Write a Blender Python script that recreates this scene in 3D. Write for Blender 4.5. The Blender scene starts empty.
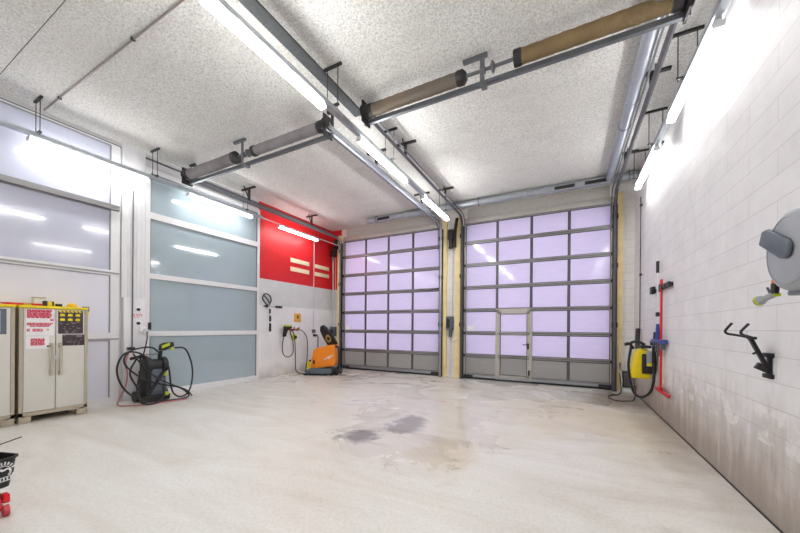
import bpy, bmesh, math, random
from mathutils import Vector, Matrix, Euler
random.seed(7)
S = bpy.context.scene
COL = S.collection

# ------------------------------------------------------------------ camera
YAW, ROLL, EYE, FPX, PY = .4801, .008034, 1.5, 322.67, 327.82
fw = Vector((-math.sin(YAW), math.cos(YAW), 0)); rt = Vector((math.cos(YAW), math.sin(YAW), 0)); up = Vector((0, 0, 1))
r2 = math.cos(ROLL)*rt + math.sin(ROLL)*up
u2 = math.cos(ROLL)*up - math.sin(ROLL)*rt
cam = bpy.data.cameras.new('camera'); co = bpy.data.objects.new('camera', cam); COL.objects.link(co)
co.matrix_world = Matrix(((r2.x, u2.x, -fw.x, 0), (r2.y, u2.y, -fw.y, 0), (r2.z, u2.z, -fw.z, EYE), (0, 0, 0, 1)))
cam.sensor_width = 36; cam.sensor_fit = 'HORIZONTAL'; cam.lens = FPX*36/800
cam.shift_y = (PY-266.5)/800; cam.clip_start = .05
S.camera = co
# ------------------------------------------------------------------ sky, exposure
w = bpy.data.worlds.new('sky'); S.world = w; w.use_nodes = True
bg = w.node_tree.nodes['Background']; bg.inputs[0].default_value = (.97, .97, 1, 1); bg.inputs[1].default_value = 2.0
LAMP, LAMP_SIDE = 29.0, 13.5
S.view_settings.view_transform = 'Standard'; S.view_settings.look = 'None'
S.view_settings.gamma = 1; S.view_settings.use_curve_mapping = False
S.view_settings.exposure = 1.18
S.cycles.use_denoising = True
S.cycles.max_bounces = 10; S.cycles.diffuse_bounces = 7; S.cycles.sample_clamp_indirect = 6

# ------------------------------------------------------------------ materials
def lin(c):
    return tuple(((v/255)/12.92 if v/255 <= .04045 else ((v/255+.055)/1.055)**2.4) for v in c)
def nodes(name):
    m = bpy.data.materials.new(name); m.use_nodes = True
    return m, m.node_tree.nodes, m.node_tree.links, m.node_tree.nodes['Principled BSDF']
def mat(name, rgb, rough=.5, metal=0, var=.06, scale=8, bump=0, coat=0, spec=.5):
    """procedural material: base colour broken up by noise"""
    m, n, l, b = nodes(name)
    c = lin(rgb)
    tc = n.new('ShaderNodeTexCoord'); ns = n.new('ShaderNodeTexNoise'); ns.inputs['Scale'].default_value = scale; ns.inputs['Detail'].default_value = 5
    l.new(tc.outputs['Object'], ns.inputs['Vector'])
    rp = n.new('ShaderNodeValToRGB')
    rp.color_ramp.elements[0].position = .3; rp.color_ramp.elements[1].position = .7
    rp.color_ramp.elements[0].color = (*[x*(1-var) for x in c], 1); rp.color_ramp.elements[1].color = (*[min(1, x*(1+var)) for x in c], 1)
    l.new(ns.outputs['Fac'], rp.inputs[0]); l.new(rp.outputs[0], b.inputs['Base Color'])
    b.inputs['Roughness'].default_value = rough; b.inputs['Metallic'].default_value = metal
    b.inputs['Coat Weight'].default_value = coat; b.inputs['Specular IOR Level'].default_value = spec
    if bump:
        bp = n.new('ShaderNodeBump'); bp.inputs['Strength'].default_value = bump; bp.inputs['Distance'].default_value = .01
        l.new(ns.outputs['Fac'], bp.inputs['Height']); l.new(bp.outputs[0], b.inputs['Normal'])
    return m
def mixc(n, l, fac, a, b, mode='MIX'):
    x = n.new('ShaderNodeMix'); x.data_type = 'RGBA'; x.blend_type = mode
    for sock, v in ((x.inputs[0], fac), (x.inputs[6], a), (x.inputs[7], b)):
        if hasattr(v, 'is_output'): l.new(v, sock)
        elif isinstance(v, (int, float)): sock.default_value = v
        else: sock.default_value = (*v, 1)
    return x.outputs[2]
def math_(n, l, op, a, b=None, c=None):
    x = n.new('ShaderNodeMath'); x.operation = op
    for i, v in enumerate((a, b, c)):
        if v is None: continue
        if hasattr(v, 'is_output'): l.new(v, x.inputs[i])
        else: x.inputs[i].default_value = v
    return x.outputs[0]
def ramp(n, l, src, p0, p1, c0=(0, 0, 0), c1=(1, 1, 1)):
    r = n.new('ShaderNodeValToRGB'); r.color_ramp.elements[0].position = p0; r.color_ramp.elements[1].position = p1
    r.color_ramp.elements[0].color = (*c0, 1); r.color_ramp.elements[1].color = (*c1, 1)
    l.new(src, r.inputs[0]); return r.outputs[0]
def noise(n, l, vec, scale, detail=6, rough=.55, dist=0):
    x = n.new('ShaderNodeTexNoise'); x.inputs['Scale'].default_value = scale; x.inputs['Detail'].default_value = detail
    x.inputs['Roughness'].default_value = rough; x.inputs['Distortion'].default_value = dist
    l.new(vec, x.inputs['Vector']); return x.outputs['Fac']
def mapping(n, l, vec, loc=(0, 0, 0), rot=(0, 0, 0), sc=(1, 1, 1)):
    x = n.new('ShaderNodeMapping'); x.inputs['Location'].default_value = loc; x.inputs['Rotation'].default_value = rot; x.inputs['Scale'].default_value = sc
    l.new(vec, x.inputs['Vector']); return x.outputs[0]
def blob(n, l, vec, cx, cy, rx, ry, rot=0, wob=.35, soft=.5):
    """irregular spot on the floor: 1 inside, 0 outside"""
    v = mapping(n, l, vec, (0, 0, 0))
    sub = n.new('ShaderNodeVectorMath'); sub.operation = 'SUBTRACT'; l.new(v, sub.inputs[0]); sub.inputs[1].default_value = (cx, cy, 0)
    v2 = mapping(n, l, sub.outputs[0], rot=(0, 0, rot))
    v3 = mapping(n, l, v2, sc=(1/rx, 1/ry, 0))
    ln = n.new('ShaderNodeVectorMath'); ln.operation = 'LENGTH'; l.new(v3, ln.inputs[0])
    ns = noise(n, l, vec, 1.6, 7, .6, .6)
    d = math_(n, l, 'ADD', ln.outputs['Value'], math_(n, l, 'MULTIPLY', math_(n, l, 'SUBTRACT', ns, .5), wob*4))
    return ramp(n, l, d, 1-soft, 1.0, (1, 1, 1), (0, 0, 0))

def mul_(n, l, a, k): return math_(n, l, 'MULTIPLY', a, k)
def floor_mat():
    m, n, l, b = nodes('worn_screed')
    tc = n.new('ShaderNodeTexCoord'); v = tc.outputs['Object']
    mul = lambda a, k: math_(n, l, 'MULTIPLY', a, k)
    st = mapping(n, l, v, rot=(0, 0, .45), sc=(.30, 1.0, 1))
    n1 = noise(n, l, st, 1.3, 10, .66, 1.6); n2 = noise(n, l, v, .55, 6, .6, .8); n3 = noise(n, l, v, 34, 4, .7)
    st2 = mapping(n, l, v, rot=(0, 0, .3), sc=(.45, 1.0, 1))
    n5 = noise(n, l, st2, 1.1, 10, .68, 1.8)
    c = mixc(n, l, ramp(n, l, n1, .40, .74), (.75, .73, .685), (.62, .575, .505))
    c = mixc(n, l, mul(ramp(n, l, n2, .45, .7), .5), c, (.80, .79, .765))
    # brown tide marks, strongest towards the doors
    sy = n.new('ShaderNodeSeparateXYZ'); l.new(v, sy.inputs[0])
    far = ramp(n, l, math_(n, l, 'DIVIDE', sy.outputs['Y'], 10), .25, .8)
    c = mixc(n, l, mul(mul(ramp(n, l, n5, .51, .62), far), .75), c, (.43, .37, .30))
    c = mixc(n, l, mul(ramp(n, l, n5, .62, .72), .3), c, (.45, .40, .34))
    c = mixc(n, l, mul(blob(n, l, v, .35, 6.4, 1.7, 2.0, 0, .3, .7), .6), c, (.64, .55, .38))
    c = mixc(n, l, mul(blob(n, l, v, 1.1, 8.3, 1.1, 1.3, 0, .35, .6), .75), c, (.20, .155, .11))
    c = mixc(n, l, mul(blob(n, l, v, 1.3, 6.0, .45, 2.4, 0, .3, .7), .6), c, (.33, .27, .20))
    c = mixc(n, l, mul(blob(n, l, v, -1.3, 3.7, .5, .55, 0, .35, .4), .5), c, (.60, .52, .38))
    c = mixc(n, l, mul(blob(n, l, v, -7.0, 3.2, .7, 1.6, 0, .3, .9), .4), c, (.42, .36, .29))
    wet = blob(n, l, v, -2.1, 4.7, 1.35, 2.0, -.25, .42, .45)
    inner = blob(n, l, v, -2.1, 4.7, 1.25, 1.85, -.25, .42, .55)
    rim = math_(n, l, 'SUBTRACT', wet, inner)
    c = mixc(n, l, mul(wet, .15), c, (.50, .43, .39))
    c = mixc(n, l, mul(rim, .5), c, (.52, .43, .33))
    dry = mul(wet, ramp(n, l, n5, .50, .60))
    c = mixc(n, l, mul(dry, .55), c, (.44, .37, .31))
    c = mixc(n, l, mul(blob(n, l, v, -2.55, 3.85, .27, .42, .4, .95, .6), .72), c, (.06, .055, .05))
    c = mixc(n, l, mul(blob(n, l, v, -2.2, 4.5, .27, .6, .2, .95, .5), .65), c, (.14, .125, .12))
    c = mixc(n, l, .16, c, ramp(n, l, n3, .28, .6), 'MULTIPLY')
    l.new(c, b.inputs['Base Color'])
    film = math_(n, l, 'MAXIMUM', wet, mul(ramp(n, l, n2, .46, .58), far))
    r = math_(n, l, 'SUBTRACT', math_(n, l, 'ADD', mul(n1, .2), .30), mul(film, .26))
    l.new(r, b.inputs['Roughness'])
    bp = n.new('ShaderNodeBump'); bp.inputs['Strength'].default_value = .06; bp.inputs['Distance'].default_value = .01
    l.new(n1, bp.inputs['Height']); l.new(bp.outputs[0], b.inputs['Normal'])
    return m
def ceil_mat(name='exposed_concrete', a=(.83, .83, .805), d=(.34, .335, .315)):
    m, n, l, b = nodes(name)
    tc = n.new('ShaderNodeTexCoord'); v = tc.outputs['Object']
    n1 = noise(n, l, v, 38, 10, .85); n2 = noise(n, l, v, .8, 6, .6); n3 = noise(n, l, v, 11, 9, .8); n4 = noise(n, l, mapping(n, l, v, sc=(.5, 1, 1)), 3, 7, .7)
    c = mixc(n, l, ramp(n, l, n1, .36, .54), d, a)
    c = mixc(n, l, mul_(n, l, ramp(n, l, n3, .57, .68), .55), c, (d[0]*.75, d[1]*.75, d[2]*.72))
    c = mixc(n, l, mul_(n, l, ramp(n, l, n4, .5, .75), .3), c, (d[0]*1.1, d[1]*1.08, d[2]*1.02))
    c = mixc(n, l, mul_(n, l, ramp(n, l, n2, .45, .7), .35), c, (a[0]*.78, a[1]*.76, a[2]*.73))
    l.new(c, b.inputs['Base Color']); b.inputs['Roughness'].default_value = .9
    bp = n.new('ShaderNodeBump'); bp.inputs['Strength'].default_value = .5; bp.inputs['Distance'].default_value = .015
    l.new(n1, bp.inputs['Height']); l.new(bp.outputs[0], b.inputs['Normal'])
    return m
def block_mat(dirt=True, k=1.0):
    m, n, l, b = nodes('painted_block' if dirt else 'painted_block_clean')
    tc = n.new('ShaderNodeTexCoord'); v = tc.outputs['Object']
    sx = n.new('ShaderNodeSeparateXYZ'); l.new(v, sx.inputs[0])
    cx = n.new('ShaderNodeCombineXYZ'); l.new(math_(n, l, 'ADD', sx.outputs['Y'], sx.outputs['X']), cx.inputs[0]); l.new(math_(n, l, 'ADD', sx.outputs['Z'], .1), cx.inputs[1])
    br = n.new('ShaderNodeTexBrick'); l.new(cx.outputs[0], br.inputs['Vector'])
    br.inputs['Scale'].default_value = 1; br.inputs['Brick Width'].default_value = .9; br.inputs['Row Height'].default_value = .2
    br.inputs['Mortar Size'].default_value = .0035; br.inputs['Mortar Smooth'].default_value = .3
    br.inputs['Color1'].default_value = (.82*k, .815*k, .82*k, 1); br.inputs['Color2'].default_value = (.80*k, .795*k, .80*k, 1); br.inputs['Mortar'].default_value = (.71, .70, .695, 1)
    c = br.outputs['Color']
    n1 = noise(n, l, v, 3, 8, .65, .4)
    if dirt:
        vs = mapping(n, l, v, sc=(1, 1.6, .35)); n2 = noise(n, l, vs, 3.2, 8, .65, .3)
        h = math_(n, l, 'ADD', sx.outputs['Z'], math_(n, l, 'MULTIPLY', math_(n, l, 'SUBTRACT', n2, .5), 1.3))
        nearend = ramp(n, l, sx.outputs['Y'], 0, 1)   # clamped along the wall
        c = mixc(n, l, math_(n, l, 'MULTIPLY', ramp(n, l, h, .25, 1.5, (1, 1, 1), (0, 0, 0)), .85), c, (.40, .335, .275))
        c = mixc(n, l, math_(n, l, 'MULTIPLY', ramp(n, l, h, .0, .42, (1, 1, 1), (0, 0, 0)), .5), c, (.25, .205, .165))
        band = math_(n, l, 'COMPARE', sx.outputs['Z'], .74, .15)
        band = math_(n, l, 'MULTIPLY', band, ramp(n, l, noise(n, l, v, 5, 8, .7), .50, .57))
        c = mixc(n, l, math_(n, l, 'MULTIPLY', band, .8), c, (.84, .83, .82))
    c = mixc(n, l, .12, c, ramp(n, l, n1, .3, .7), 'MULTIPLY')
    c = mixc(n, l, math_(n, l, 'MULTIPLY', br.outputs['Fac'], .3), c, (.35, .30, .26))
    l.new(c, b.inputs['Base Color']); b.inputs['Roughness'].default_value = .5
    bp = n.new('ShaderNodeBump'); bp.inputs['Strength'].default_value = .2; bp.inputs['Distance'].default_value = .008
    l.new(math_(n, l, 'SUBTRACT', 1, br.outputs['Fac']), bp.inputs['Height']); l.new(bp.outputs[0], b.inputs['Normal'])
    return m
def leftwall_mat():
    m, n, l, b = nodes('red_grey_white_paint')
    tc = n.new('ShaderNodeTexCoord'); v = tc.outputs['Object']
    sx = n.new('ShaderNodeSeparateXYZ'); l.new(v, sx.inputs[0])
    n1 = noise(n, l, v, 2.5, 7, .6)
    z = sx.outputs['Z']; y = sx.outputs['Y']
    c = mixc(n, l, math_(n, l, 'GREATER_THAN', z, 2.13), (.86, .86, .875), (.68, .69, .69))
    red = math_(n, l, 'GREATER_THAN', z, 2.9)
    c = mixc(n, l, red, c, (.70, .012, .016))
    c = mixc(n, l, math_(n, l, 'LESS_THAN', y, 6.31), c, (.66, .66, .67))
    low = math_(n, l, 'ADD', z, math_(n, l, 'MULTIPLY', math_(n, l, 'SUBTRACT', n1, .5), .8))
    c = mixc(n, l, math_(n, l, 'MULTIPLY', ramp(n, l, low, .0, .35, (1, 1, 1), (0, 0, 0)), .5), c, (.40, .35, .31))
    c = mixc(n, l, .12, c, ramp(n, l, n1, .3, .7), 'MULTIPLY')
    l.new(c, b.inputs['Base Color']); b.inputs['Roughness'].default_value = .5
    return m
def pane_mat(name, col, trans=.65, rough=.12):
    m, n, l, b = nodes(name)
    b.inputs['Base Color'].default_value = (*col, 1); b.inputs['Roughness'].default_value = rough
    tc = n.new('ShaderNodeTexCoord'); v = mapping(n, l, tc.outputs['Object'], sc=(1, 1, 8))
    c = mixc(n, l, ramp(n, l, noise(n, l, v, 3, 4), .35, .7), tuple(x*.94 for x in col), col)
    l.new(c, b.inputs['Base Color'])
    t = n.new('ShaderNodeBsdfTranslucent'); l.new(c, t.inputs[0])
    mx = n.new('ShaderNodeMixShader'); mx.inputs[0].default_value = trans
    l.new(b.outputs[0], mx.inputs[1]); l.new(t.outputs[0], mx.inputs[2])
    g = n.new('ShaderNodeBsdfGlossy'); g.inputs['Roughness'].default_value = .08
    fr = n.new('ShaderNodeFresnel'); fr.inputs[0].default_value = 1.45
    m2 = n.new('ShaderNodeMixShader'); l.new(fr.outputs[0], m2.inputs[0]); l.new(mx.outputs[0], m2.inputs[1]); l.new(g.outputs[0], m2.inputs[2])
    l.new(m2.outputs[0], n['Material Output'].inputs[0])
    return m
def emit_mat(name, col, e):
    m, n, l, b = nodes(name)
    b.inputs['Base Color'].default_value = (.8, .8, .8, 1)
    b.inputs['Emission Color'].default_value = (*col, 1); b.inputs['Emission Strength'].default_value = e
    return m
def spring_mat(name, a, d):
    m, n, l, b = nodes(name)
    tc = n.new('ShaderNodeTexCoord'); wv = n.new('ShaderNodeTexWave'); wv.inputs['Scale'].default_value = 26; wv.bands_direction = 'X'
    wv.inputs['Distortion'].default_value = .4
    l.new(tc.outputs['Object'], wv.inputs['Vector'])
    c = mixc(n, l, ramp(n, l, noise(n, l, tc.outputs['Object'], 3, 6), .35, .7), lin(a), lin(d))
    c = mixc(n, l, .5, c, ramp(n, l, wv.outputs['Fac'], .05, .6, (.45, .45, .45)), 'MULTIPLY')
    l.new(c, b.inputs['Base Color']); b.inputs['Roughness'].default_value = .7
    bp = n.new('ShaderNodeBump'); bp.inputs['Strength'].default_value = .6; bp.inputs['Distance'].default_value = .01
    l.new(wv.outputs['Fac'], bp.inputs['Height']); l.new(bp.outputs[0], b.inputs['Normal'])
    return m

M = dict(
    floor=floor_mat(), ceil=ceil_mat(), lintel=ceil_mat('lintel_concrete', (.56, .545, .51), (.38, .365, .335)), block=block_mat(True), blockc=block_mat(False, 1.08), left=leftwall_mat(),
    white=mat('white_paint', (224, 224, 226), .45, 0, .03, 3), alu=mat('white_coated_frame', (226, 226, 228), .35, 0, .02),
    greyframe=mat('grey_aluminium', (138, 136, 138), .4, .5, .05), lightframe=mat('pale_aluminium', (190, 187, 180), .4, .3, .05),
    darkrail=mat('dark_grey_rail', (100, 99, 103), .45, .4, .08), railgrey=mat('mid_grey_rail', (152, 150, 152), .4, .4, .06), galv=mat('galvanised_steel', (178, 184, 190), .38, .75, .10, 14), duct=mat('galvanised_duct', (168, 174, 182), .42, .6, .10, 6),
    steel=mat('dull_steel', (120, 122, 126), .45, .7, .12, 12), trackm=mat('dark_galvanised', (112, 116, 122), .45, .6, .1, 9), darksteel=mat('dark_steel', (62, 60, 60), .5, .5, .1), black=mat('black_plastic', (30, 30, 32), .5, 0, .15), rubber=mat('black_rubber', (38, 37, 38), .65, 0, .15),
    wood=mat('pine_timber', (248, 224, 166), .6, 0, .10, 5), joint=mat('dark_joint', (92, 95, 97), .9, 0, .12, 20),
    pane=pane_mat('lavender_twinwall', (.735, .685, .84)), panegrey=pane_mat('grey_lower_pane', (.45, .44, .43), .5, .3),  # panegrey: darker, less translucent panes for the bottom door row
    frostA=mat('milky_lavender_pane', (190, 193, 210), .12, 0, .02, 2, 0, .5), frostA_backlit=mat('painted_backlit_pane', (226, 226, 238), .2, 0, .02, 2), frostB=mat('frosted_bluegrey_glass', (164, 180, 188), .08, 0, .03, 2, 0, 1),  # paler lavender pane: backlight painted into the colour of the lower bay panes
    orange=mat('orange_plastic', (240, 136, 20), .35, 0, .04), yellow=mat('yellow_plastic', (238, 214, 20), .4, 0, .05), lime=mat('lime_plastic', (190, 205, 40), .4, 0, .05), slate=mat('slate_plastic', (88, 98, 110), .45, 0, .08), reel=mat('light_grey_plastic', (158, 163, 168), .4, 0, .03), reeldark=mat('grey_plastic', (112, 119, 128), .4, 0, .04),
    red=mat('red_plastic', (216, 24, 34), .4, 0, .06), redpaint=mat('worn_red_paint', (196, 66, 74), .45, 0, .14, 30), blue=mat('blue_plastic', (44, 62, 140), .4, 0, .06),
    beige=mat('beige_cabinet_plastic', (178, 168, 148), .5, 0, .04), door=mat('pale_cabinet_door', (214, 212, 204), .5, 0, .02), handle=mat('cream_handle', (186, 176, 156), .4, 0, .03), cream=mat('cream_strip', (240, 222, 190), .6, 0, .05),
    paper=mat('white_paper', (236, 234, 236), .6, 0, .02), pink=mat('crimson_print', (205, 66, 92), .6, 0, .08, 60), dark=mat('dark_print', (62, 50, 56), .5, 0, .25, 40), darkpaper=mat('dark_blue_grey_cover', (98, 104, 116), .5, 0, .06), ochre=mat('orange_sign_print', (232, 172, 70), .5, 0, .06),
    lamp=emit_mat('lit_diffuser', (1, .995, .98), LAMP), lampside=emit_mat('lit_side_diffuser', (1, .995, .98), LAMP_SIDE), seal=mat('black_seal', (36, 35, 38), .6, 0, .1), conduit=mat('white_conduit', (206, 206, 210), .45, 0, .03), capyellow=mat('warm_yellow_plastic', (246, 196, 36), .35, 0, .04), brass=mat('brass', (196, 160, 80), .35, .6, .1), pinkc=mat('pink_cable', (190, 120, 124), .5, 0, .06), silver=mat('silver_decal', (214, 216, 220), .35, .3, .03), pinkgrey=mat('reddish_conduit', (150, 138, 138), .4, .4, .08),
    springA=spring_mat('grey_spring_cover', (158, 152, 154), (132, 126, 128)), springB=spring_mat('rusty_spring_grey', (122, 114, 106), (138, 122, 98)), springC=spring_mat('rusty_spring_brown', (152, 126, 84), (122, 100, 68)),
)

# ------------------------------------------------------------------ mesh helpers
MW = {}
class MB:
    def __init__(s): s.bm = bmesh.new()
    def _add(s, verts, faces):
        vs = [s.bm.verts.new(v) for v in verts]
        for f in faces:
            try: s.bm.faces.new([vs[i] for i in f])
            except ValueError: pass
        return vs
    def box(s, x0, x1, y0, y1, z0, z1, rot=None, pivot=None, bev=0):
        vs = [Vector((x, y, z)) for x in (x0, x1) for y in (y0, y1) for z in (z0, z1)]
        if rot:
            p = Vector(pivot) if pivot else Vector(((x0+x1)/2, (y0+y1)/2, (z0+z1)/2))
            R = Euler(rot).to_matrix(); vs = [R@(v-p)+p for v in vs]
        vv = s._add(vs, [(0, 1, 3, 2), (4, 6, 7, 5), (0, 4, 5, 1), (2, 3, 7, 6), (0, 2, 6, 4), (1, 5, 7, 3)])
        if bev:
            es = set(e for v in vv for e in v.link_edges)
            bmesh.ops.bevel(s.bm, geom=list(es), offset=bev, segments=2, profile=.5, affect='EDGES')
        return s
    def bar(s, a, b, w, h=None):
        """square bar from a to b"""
        h = h or w; a, b = Vector(a), Vector(b); d = (b-a).normalized()
        u = d.cross(Vector((0, 0, 1)));
        if u.length < 1e-3: u = Vector((1, 0, 0))
        u.normalize(); v = u.cross(d)
        vs = [p+u*i*w/2+v*j*h/2 for p in (a, b) for i, j in ((-1, -1), (1, -1), (1, 1), (-1, 1))]
        s._add(vs, [(0, 1, 2, 3), (7, 6, 5, 4), (0, 4, 5, 1), (1, 5, 6, 2), (2, 6, 7, 3), (3, 7, 4, 0)]); return s
    def tube(s, pts, r, seg=8, smooth=0, closed=False, rads=None):
        pts = [Vector(p) for p in pts]
        if smooth:
            out = []; n = len(pts); rng = n if closed else n-1
            for i in range(rng):
                p1, p2 = pts[i], pts[(i+1) % n]
                p0 = pts[(i-1) % n] if (closed or i > 0) else p1*2-p2
                p3 = pts[(i+2) % n] if (closed or i+2 < n) else p2*2-p1
                for k in range(smooth):
                    t = k/smooth
                    out.append(.5*((2*p1)+(-p0+p2)*t+(2*p0-5*p1+4*p2-p3)*t*t+(-p0+3*p1-3*p2+p3)*t**3))
            if not closed: out.append(pts[-1])
            pts = out
        n = len(pts); rings = []; u = None
        for i in range(n):
            a = pts[(i-1) % n] if (closed or i > 0) else pts[i]; b = pts[(i+1) % n] if (closed or i < n-1) else pts[i]
            d = (b-a).normalized()
            if u is None:
                u = d.cross(Vector((0, 0, 1)));
                if u.length < 1e-3: u = d.cross(Vector((1, 0, 0)))
            u = (u-d*u.dot(d)).normalized(); v = d.cross(u)
            rr = rads[i] if rads else r
            rings.append([s.bm.verts.new(pts[i]+(u*math.cos(t)+v*math.sin(t))*rr) for t in [2*math.pi*k/seg for k in range(seg)]])
        for i in range(n if closed else n-1):
            A, B = rings[i], rings[(i+1) % n]
            for k in range(seg): s.bm.faces.new((A[k], A[(k+1) % seg], B[(k+1) % seg], B[k]))
        if not closed:
            s.bm.faces.new(rings[0][::-1]); s.bm.faces.new(rings[-1])
        return s
    def lathe(s, prof, o, axis=(0, 0, 1), seg=24, ring=False):
        """prof: (radius, along)"""
        ax = Vector(axis).normalized(); u = ax.cross(Vector((0, 0, 1)));
        if u.length < 1e-3: u = Vector((1, 0, 0))
        u.normalize(); v = ax.cross(u); o = Vector(o); rings = []
        for r, a in prof:
            if r < 1e-5: rings.append([s.bm.verts.new(o+ax*a)])
            else: rings.append([s.bm.verts.new(o+ax*a+(u*math.cos(t)+v*math.sin(t))*r) for t in [2*math.pi*k/seg for k in range(seg)]])
        for A, B in zip(rings, rings[1:]+(rings[:1] if ring else [])):
            if ring and B is rings[1] and A is not rings[0]: continue
            for k in range(seg):
                k2 = (k+1) % seg
                f = [A[k % len(A)], A[k2 % len(A)], B[k2 % len(B)], B[k % len(B)]]
                g = []
                for q in f:
                    if q not in g: g.append(q)
                if len(g) > 2: s.bm.faces.new(g)
        if len(rings[0]) > 1 and not ring: s.bm.faces.new(rings[0][::-1])
        if len(rings[-1]) > 1 and not ring: s.bm.faces.new(rings[-1])
        return s
    def cyl(s, a, b, r, seg=16, r2=None):
        a, b = Vector(a), Vector(b)
        return s.lathe([(r, 0), (r if r2 is None else r2, (b-a).length)], a, b-a, seg)
    def prism(s, out, o, eu, ev, depth, bev=0):
        """outline (u,v) in the plane o,eu,ev extruded both ways along the normal"""
        o, eu, ev = Vector(o), Vector(eu), Vector(ev); nn = eu.cross(ev).normalized(); k = len(out)
        A = [s.bm.verts.new(o+eu*a+ev*b-nn*depth/2) for a, b in out]; B = [s.bm.verts.new(o+eu*a+ev*b+nn*depth/2) for a, b in out]
        s.bm.faces.new(A[::-1]); s.bm.faces.new(B)
        for i in range(k): s.bm.faces.new((A[i], A[(i+1) % k], B[(i+1) % k], B[i]))
        if bev:
            es = set(e for v in A+B for e in v.link_edges)
            bmesh.ops.bevel(s.bm, geom=list(es), offset=bev, segments=3, profile=.5, affect='EDGES')
        return s
    def ball(s, c, rx, ry=None, rz=None, seg=16):
        r = bmesh.ops.create_uvsphere(s.bm, u_segments=seg, v_segments=seg//2+2, radius=1)['verts']
        ry = ry or rx; rz = rz or rx
        for v in r: v.co = Vector((v.co.x*rx+c[0], v.co.y*ry+c[1], v.co.z*rz+c[2]))
        return s
    def each(s, name, m, parent=None, **kw):
        """one object per separate piece (pieces that touch stay together)"""
        bm = s.bm; bm.verts.ensure_lookup_table(); bm.faces.ensure_lookup_table(); seen = {}; isl = []
        for v in bm.verts:
            if v in seen: continue
            k = len(isl); st = [v]; seen[v] = k; vs = []
            while st:
                q = st.pop(); vs.append(q)
                for e in q.link_edges:
                    o = e.other_vert(q)
                    if o not in seen: seen[o] = k; st.append(o)
            lo = [min(q.co[i] for q in vs) for i in range(3)]; hi = [max(q.co[i] for q in vs) for i in range(3)]
            isl.append((vs, lo, hi))
        grp = list(range(len(isl)))
        def find(i):
            while grp[i] != i: i = grp[i]
            return i
        for i in range(len(isl)):
            for j in range(i):
                if all(isl[i][1][k] <= isl[j][2][k]+.004 and isl[j][1][k] <= isl[i][2][k]+.004 for k in range(3)): grp[find(i)] = find(j)
        outs = []
        for g in sorted(set(find(i) for i in range(len(isl)))):
            m2 = MB(); mp = {}
            for i in range(len(isl)):
                if find(i) == g:
                    for v in isl[i][0]: mp[v] = m2.bm.verts.new(v.co)
            for f in bm.faces:
                if f.verts[0] in mp: m2.bm.faces.new([mp[v] for v in f.verts])
            outs.append(m2.build(name, m, parent, **kw))
        bm.free(); return outs
    def build(s, name, m, parent=None, world=True, smooth=40, kind=None):
        bmesh.ops.recalc_face_normals(s.bm, faces=s.bm.faces)
        me = bpy.data.meshes.new(name)
        if parent is not None and world:
            s.bm.transform(MW[parent.name].inverted())
        s.bm.to_mesh(me); s.bm.free()
        me.materials.append(M[m] if isinstance(m, str) else m)
        me.shade_smooth(); me.set_sharp_from_angle(angle=math.radians(smooth))
        o = bpy.data.objects.new(name, me); COL.objects.link(o)
        if parent is not None: o.parent = parent; MW[o.name] = MW[parent.name]
        else: MW[o.name] = Matrix.Identity(4)
        if kind: o['kind'] = kind
        return o
def tag(o, label=None, cat=None, group=None, kind=None):
    if label: o['label'] = label
    if cat: o['category'] = cat
    if group: o['group'] = group
    if kind: o['kind'] = kind
    return o
def thing(name, label, cat, loc=(0, 0, 0), rz=0, group=None, kind=None):
    o = bpy.data.objects.new(name, None); COL.objects.link(o); o.empty_display_size = .1
    o.location = loc; o.rotation_euler = (0, 0, rz)
    MW[o.name] = Matrix.Translation(loc) @ Euler((0, 0, rz)).to_matrix().to_4x4()
    return tag(o, label, cat, group, kind)
def base_at(root_mb_obj, loc):
    """put a single-mesh thing's origin at its base"""
    o = root_mb_obj; o.data.transform(Matrix.Translation(-Vector(loc))); o.location = loc; MW[o.name] = Matrix.Translation(loc); return o
def copy_tree(o, parent=None, loc=None):
    c = o.copy(); COL.objects.link(c); c.parent = parent
    if loc is not None: c.location = loc
    for ch in list(o.children): copy_tree(ch, c)
    return c

# ------------------------------------------------------------------ the room
XL, XR, YB, YF, ZC = -7.87, 1.42, 9.56, -3.0, 5.1
LX0, LX1, RX0, RX1 = -7.30, -3.52, -2.79, .985           # the two door leaves
def struct(name, mb, m, label, cat): return tag(mb.build(name, m), label, cat, None, 'structure')
struct('floor', MB().box(XL-.3, XR+.3, YF-.3, 12.5, -.12, 0), 'floor', 'pale worn concrete floor with wet and brown stains', 'floor')
struct('ceiling', MB().box(XL-.3, XR+.3, YF-.3, YB+.3, ZC, ZC+.2), 'ceil', 'grey exposed concrete ceiling', 'ceiling')
struct('wall_left', MB().box(XL-.3, XL, YF-.3, YB+.3, 0, ZC), 'left', 'left wall, red above grey above white paint', 'wall')
struct('wall_right', MB().box(XR, XR+.3, YF-.3, YB+.3, 0, ZC), 'block', 'right wall of white painted blocks, dirty at the foot', 'wall')
struct('wall_front', MB().box(XL, XR, YF-.3, YF, 0, ZC), 'white', 'white wall behind the camera', 'wall')
struct('trim_7', MB().box(XL, -7.43, YB, YB+.3, 0, ZC), 'left', 'narrow red and white return beside the left big door', 'wall return')
b = MB()
b.box(-7.43, LX0+.08, YB, YB+.3, 0, ZC); b.box(LX1-.08, RX0+.08, YB, YB+.3, 0, ZC); b.box(RX1-.08, XR, YB, YB+.3, 0, ZC)
struct('wall_back', b, 'blockc', 'white piers either side of the big doors', 'wall')
b = MB(); b.box(LX0+.08, LX1-.08, YB, YB+.3, 4.6, ZC); b.box(RX0+.08, RX1-.08, YB, YB+.3, 4.6, ZC)
struct('trim_1', b, 'lintel', 'bare concrete lintels over the big doors', 'lintel')
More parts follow.
